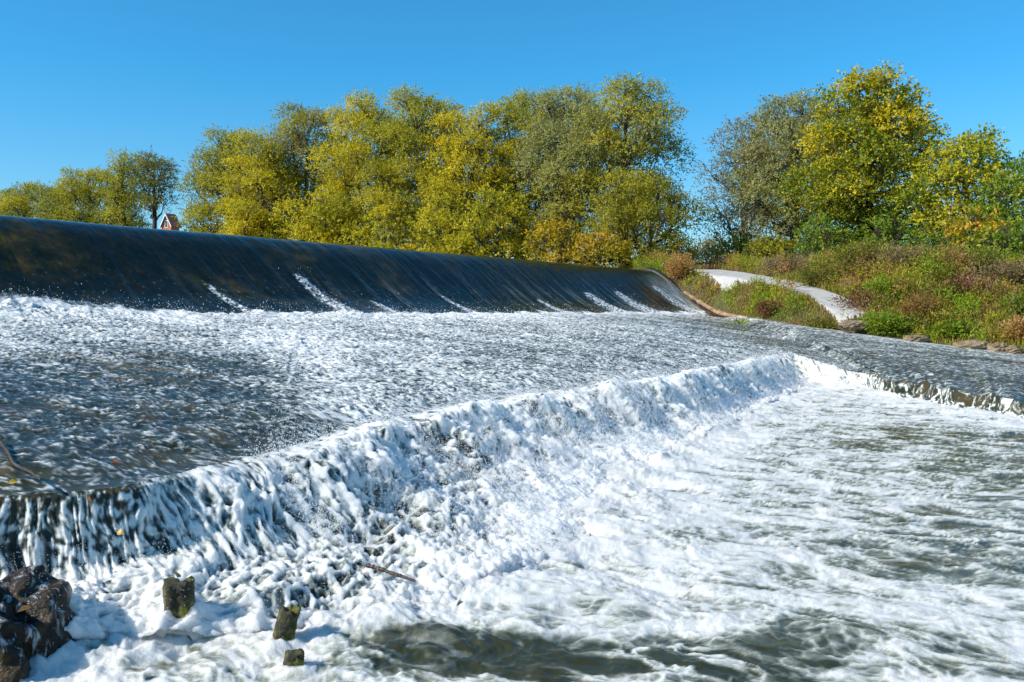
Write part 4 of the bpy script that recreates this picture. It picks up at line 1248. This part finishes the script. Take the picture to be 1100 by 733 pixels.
LEAVES = [
    ('bright orange leaf caught in the falling threads of water', at(94, 540, 4.22), .07, (.60, .16, .015)),
    ('yellow leaf on top of the square post stump', (-1.45, 3.985, -1.135), .055, (.55, .33, .02)),
    ('small yellow leaf low in the falling threads of water', at(127, 574, 4.05), .04, (.52, .30, .03)),
    ('orange leaf floating on the dark water at the bottom', at(548, 698, 4.0), .05, (.5, .13, .02)),
    ('orange-brown leaf tumbling in the white cascade', at(471, 552, 6.5), .12, (.5, .22, .03)),
    ('pale pink leaf on the lip above the falling threads', at(122, 499, 4.62), .06, (.5, .2, .12)),
    ('yellow leaf at the left end of the lip', at(12, 519, 4.3), .045, (.55, .36, .03)),
    ('brown leaf stuck on the dark boulder at the left edge', (-1.80, 3.40, -1.10), .05, (.42, .2, .03)),
    ('orange leaf lying by the leaning post stump', at(248, 700, 3.93), .035, (.5, .14, .02)),
]
for i, (lab, p, s, c) in enumerate(LEAVES): fallen_leaf(lab, p, s, c, 300 + i)

# ------------------------------------------------------------------ far houses
def box(bag, x0, x1, y0, y1, z0, z1):
    V = np.array([(x0, y0, z0), (x1, y0, z0), (x1, y1, z0), (x0, y1, z0), (x0, y0, z1), (x1, y0, z1), (x1, y1, z1), (x0, y1, z1)], float)
    bag.add(V, np.array([[3, 2, 1, 0], [4, 5, 6, 7], [0, 1, 5, 4], [1, 2, 6, 5], [2, 3, 7, 6], [3, 0, 4, 7]]))


def house(name, label, px, Y, top, wpx, dpx, wall_m, roof_m, hroof, rz):
    X = (px - 550) / 1000 * Y; g = ground1(X, Y); zt = (HORIZON - top) / 1000 * Y - g
    w = wpx / 1000 * Y; d = dpx / 1000 * Y; hw = zt - hroof
    root = empty(name, (X, Y, g - .2), rz); tag(root, label, 'house')
    V = [(-w/2, -d/2, -.5), (w/2, -d/2, -.5), (w/2, d/2, -.5), (-w/2, d/2, -.5), (-w/2, -d/2, hw), (w/2, -d/2, hw), (w/2, d/2, hw), (-w/2, d/2, hw), (0, -d/2, zt), (0, d/2, zt)]
    Fc = [[0, 1, 5, 8, 4], [2, 3, 7, 9, 6], [1, 2, 6, 5], [3, 0, 4, 7], [4, 8, 9, 7], [8, 5, 6, 9]]
    mesh_obj('wall', V, Fc, M[wall_m], root, smooth=False)
    b = Bag(); th = .22; ov = .35
    for s in (-1, 1):
        e = np.array([s * (w/2 + ov), hw - ov * hroof / (w/2)]); a = np.array([0, zt])
        P = []
        for y in (-d/2 - ov, d/2 + ov):
            P += [(a[0], y, a[1] + .03), (e[0], y, e[1] + .03), (e[0], y, e[1] + .03 + th), (a[0], y, a[1] + .03 + th)]
        P = np.array(P); b.add(P, np.array([[0, 1, 2, 3], [7, 6, 5, 4], [0, 4, 5, 1], [1, 5, 6, 2], [2, 6, 7, 3]]))
    V, Fq = b.out(); mesh_obj('roof', V, Fq, M[roof_m], root, smooth=False)
    # white barge boards on the front gable
    b = Bag()
    for s in (-1, 1):
        e = np.array([s * (w/2 + ov), hw - ov * hroof / (w/2)]); y = -d/2 - ov - .06
        P = np.array([(0, y, zt - .25), (e[0], y, e[1] - .25), (e[0], y, e[1] + .12), (0, y, zt + .12), (0, y + .05, zt - .25), (e[0], y + .05, e[1] - .25), (e[0], y + .05, e[1] + .28), (0, y + .05, zt + .28)])
        b.add(P, np.array([[0, 1, 2, 3], [7, 6, 5, 4], [3, 2, 6, 7], [0, 4, 5, 1]]))
    V, Fq = b.out(); mesh_obj('barge_board', V, Fq, M['paint'], root, smooth=False)
    for zc in (hw + .1, hw - 3.2):
        b = Bag(); ww, hh = w * .11, .75
        for (x0, x1, z0, z1) in ((-ww - .12, -ww, -hh, hh), (ww, ww + .12, -hh, hh), (-ww - .12, ww + .12, hh, hh + .14), (-ww - .12, ww + .12, -hh - .14, -hh)):
            box(b, x0, x1, -d/2 - .08, -d/2 - .003, zc + z0, zc + z1)
        V, Fq = b.out(); f = mesh_obj('window', V, Fq, M['paint'], root, smooth=False)
        b = Bag(); box(b, -ww, ww, -d/2 - .04, -d/2 - .004, zc - hh, zc + hh); V, Fq = b.out(); mesh_obj('pane', V, Fq, M['glass'], f, smooth=False)


house('brick_house', 'red brick house with a white-edged pointed gable beyond the weir crest', 184.5, 220, 230.5, 12, 13, 'brick', 'rooftile', 2.4, -.35)
house('white_house', 'small white house half hidden behind the crest right of the brick one', 240, 230, 240.5, 15, 22, 'paint', 'rooftile', 1.2, -.2)

# ------------------------------------------------------------------ spray
def build_spray():
    rng = np.random.default_rng(99)
    ico = np.array([(1, 0, 0), (-1, 0, 0), (0, 1, 0), (0, -1, 0), (0, 0, 1), (0, 0, -1)], float)
    fc = np.array([(0, 2, 4), (2, 1, 4), (1, 3, 4), (3, 0, 4), (2, 0, 5), (1, 2, 5), (3, 1, 5), (0, 3, 5)])
    pts, sz = [], []
    # off the fall
    nq, nu = QF.shape
    n = 90000
    i = rng.integers(0, nq, n); j = (rng.beta(1.6, 1.3, n) * (nu - 1)).astype(int)
    k = (QF[i, j] < 11.7) & (QF[i, j] > .8)
    k &= ~((QF[i, j] < 2.6) & (UF[i, j] < .3))
    k &= ~((QF[i, j] < 4.8) & (UF[i, j] < .35))
    k &= (QF[i, j] > 4.0) | (rng.random(n) < .4)
    i, j = i[k], j[k]
    p = PF[i, j] + NF[i, j] * rng.exponential(.05, (len(i), 1)) + np.array([0, 0, 1]) * rng.exponential(.035, (len(i), 1)) + rng.normal(size=(len(i), 3)) * .02
    pts.append(p); sz.append(np.clip(rng.lognormal(-6.4, .45, len(i)), .0008, np.where(QF[i, j] < 4.2, .0016, np.where(QF[i, j] < 6, .0026, .005))))
    # plumes thrown up and out along the fall, in bursts
    n = 420000
    i = rng.integers(0, nq, n); j = (rng.beta(1.3, 1.5, n) * (nu - 1)).astype(int)
    b0 = PF[i, j]; pl = fbm(b0[:, 0] * 1.7 + b0[:, 2] * 2, b0[:, 1] * 1.7, 4, 970)
    k = (QF[i, j] > 3.6) & (QF[i, j] < 11.6) & (pl > .06 + .10 * rng.random(n)); i, j, b0, pl = i[k], j[k], b0[k], pl[k]
    e = rng.exponential(1.0, len(i)) * np.clip((pl - .05) * 3, .15, 1.2)
    out3 = np.array([ND[0] * .7, ND[1] * .7, 0])
    p = b0 + e[:, None] * (np.array([0, 0, .13]) + out3 * .14 + rng.normal(size=(len(i), 3)) * .05) + rng.normal(size=(len(i), 3)) * .02
    pts.append(p); sz.append(np.clip(rng.lognormal(-6.15, .35, len(i)), .0012, np.where(QF[i, j] < 6, .003, .0045)))
    # off the boil under the face
    na, nb = PA.shape[:2]
    n = 9000
    i = rng.integers(0, na, n); j = (rng.exponential(.09, n) * nb).astype(int); k = (j < nb - 1) & (QA[i] < 12.5) & (perlin(QA[i] * 5.0, QA[i] * 0 + 3, 975) > -.05 + .25 * rng.random(n)); i, j = i[k], j[k]
    p = PA[i, j] + np.array([0, 0, 1]) * rng.exponential(.06, (len(i), 1)) + rng.normal(size=(len(i), 3)) * .05
    pts.append(p); sz.append(np.clip(rng.lognormal(-5.9, .4, len(i)), .0015, .006))
    # torn water round the bursts on the face
    fm, _ = FACE_FOAM[0]; FV = np.empty(len(FACE.data.vertices) * 3, np.float32); FACE.data.vertices.foreach_get('co', FV); FV = FV.reshape(fm.shape + (3,))
    ii, jj = np.where((fm > .45)); k = rng.integers(0, len(ii), 9000); ii, jj = ii[k], jj[k]
    p = FV[ii, jj] + np.array([ND[0] * .5, ND[1] * .5, 1]) * rng.exponential(.05, (len(ii), 1)) + rng.normal(size=(len(ii), 3)) * .045
    pts.append(p); sz.append(np.clip(rng.lognormal(-5.6, .4, len(ii)), .002, .008))
    # chop on the apron
    n = 10
    i = rng.integers(0, na, n); j = rng.integers(0, nb, n); k = QA[i] < 11.5; i, j = i[k], j[k]
    p = PA[i, j] + np.array([0, 0, 1]) * (.012 + rng.exponential(.016, (len(i), 1)))
    pts.append(p); sz.append(np.clip(rng.lognormal(-5.2, .4, len(i)), .003, .012))
    P = np.concatenate(pts); R = np.concatenate(sz); m = len(P)
    st = np.stack([R * rng.uniform(.7, 1.3, m), R * rng.uniform(.7, 1.3, m), R * rng.uniform(.8, 2.0, m)], 1)
    V = (P[:, None, :] + ico[None] * st[:, None, :]).reshape(-1, 3)
    Fq = (np.arange(m)[:, None, None] * 6 + fc[None]).reshape(-1, 3)
    o = mesh_obj('spray', V, Fq, M['drop'])
    tag(o, 'white droplets thrown up by the falling water', 'spray', kind='stuff')


m, nt, out = new_mat('spray_drop')
p = N(nt, 'ShaderNodeBsdfPrincipled', i_Roughness=.25); p.inputs['Base Color'].default_value = (.86, .87, .87, 1)
nt.links.new(p.outputs[0], out.inputs[0]); M['drop'] = m
build_spray()

# ------------------------------------------------------------------ light, sky, camera
SUN_EL, SUN_AZ = math.radians(36), math.radians(249)      # azimuth from +Y, clockwise: behind the viewer, to the left
sd = Vector((math.sin(SUN_AZ) * math.cos(SUN_EL), math.cos(SUN_AZ) * math.cos(SUN_EL), math.sin(SUN_EL)))
sun = bpy.data.lights.new('sun', 'SUN'); sun.energy = 5.0; sun.angle = math.radians(.5); sun.color = (1, .95, .86)
so = bpy.data.objects.new('sun', sun); COL.objects.link(so); so.rotation_euler = sd.to_track_quat('Z', 'Y').to_euler()
w = bpy.data.worlds.new('World'); scene.world = w; w.use_nodes = True
nt = w.node_tree; nt.nodes.clear()
sky = nt.nodes.new('ShaderNodeTexSky'); sky.sky_type = 'NISHITA'; sky.sun_disc = False
sky.sun_elevation = SUN_EL; sky.sun_rotation = SUN_AZ; sky.air_density = 1.0; sky.dust_density = .2; sky.ozone_density = 3.0
hs = nt.nodes.new('ShaderNodeMix'); hs.data_type = 'RGBA'; hs.blend_type = 'MULTIPLY'; hs.inputs[0].default_value = 1
tc = nt.nodes.new('ShaderNodeTexCoord'); sx = nt.nodes.new('ShaderNodeSeparateXYZ'); nt.links.new(tc.outputs['Generated'], sx.inputs[0])
nt.links.new(ramp(nt, sx.outputs['Z'], [(0.0, (.85, 1.0, 1.12)), (.10, (.55, 1.0, 1.2)), (.24, (.27, 1.04, 1.34)), (.8, (.40, 1.02, 1.27))]), hs.inputs[7])
bg = nt.nodes.new('ShaderNodeBackground'); bg.inputs['Strength'].default_value = .108
ow = nt.nodes.new('ShaderNodeOutputWorld')
nt.links.new(sky.outputs[0], hs.inputs[6]); nt.links.new(hs.outputs[2], bg.inputs[0]); nt.links.new(bg.outputs[0], ow.inputs[0])

cam = bpy.data.cameras.new('camera'); cam.sensor_width = 36; cam.lens = 36 * F_PX / 1100; cam.clip_end = 6000; cam.clip_start = .05
co = bpy.data.objects.new('camera', cam); COL.objects.link(co)
co.location = (0, 0, 0); co.rotation_euler = (math.radians(90) - math.atan((366.5 - HORIZON) / F_PX), 0, 0)
scene.camera = co
scene.view_settings.view_transform = 'Standard'; scene.view_settings.look = 'None'
scene.view_settings.exposure = .3; scene.view_settings.gamma = 1
scene.cycles.max_bounces = 6; scene.cycles.diffuse_bounces = 3; scene.cycles.glossy_bounces = 2
scene.cycles.use_denoising = True
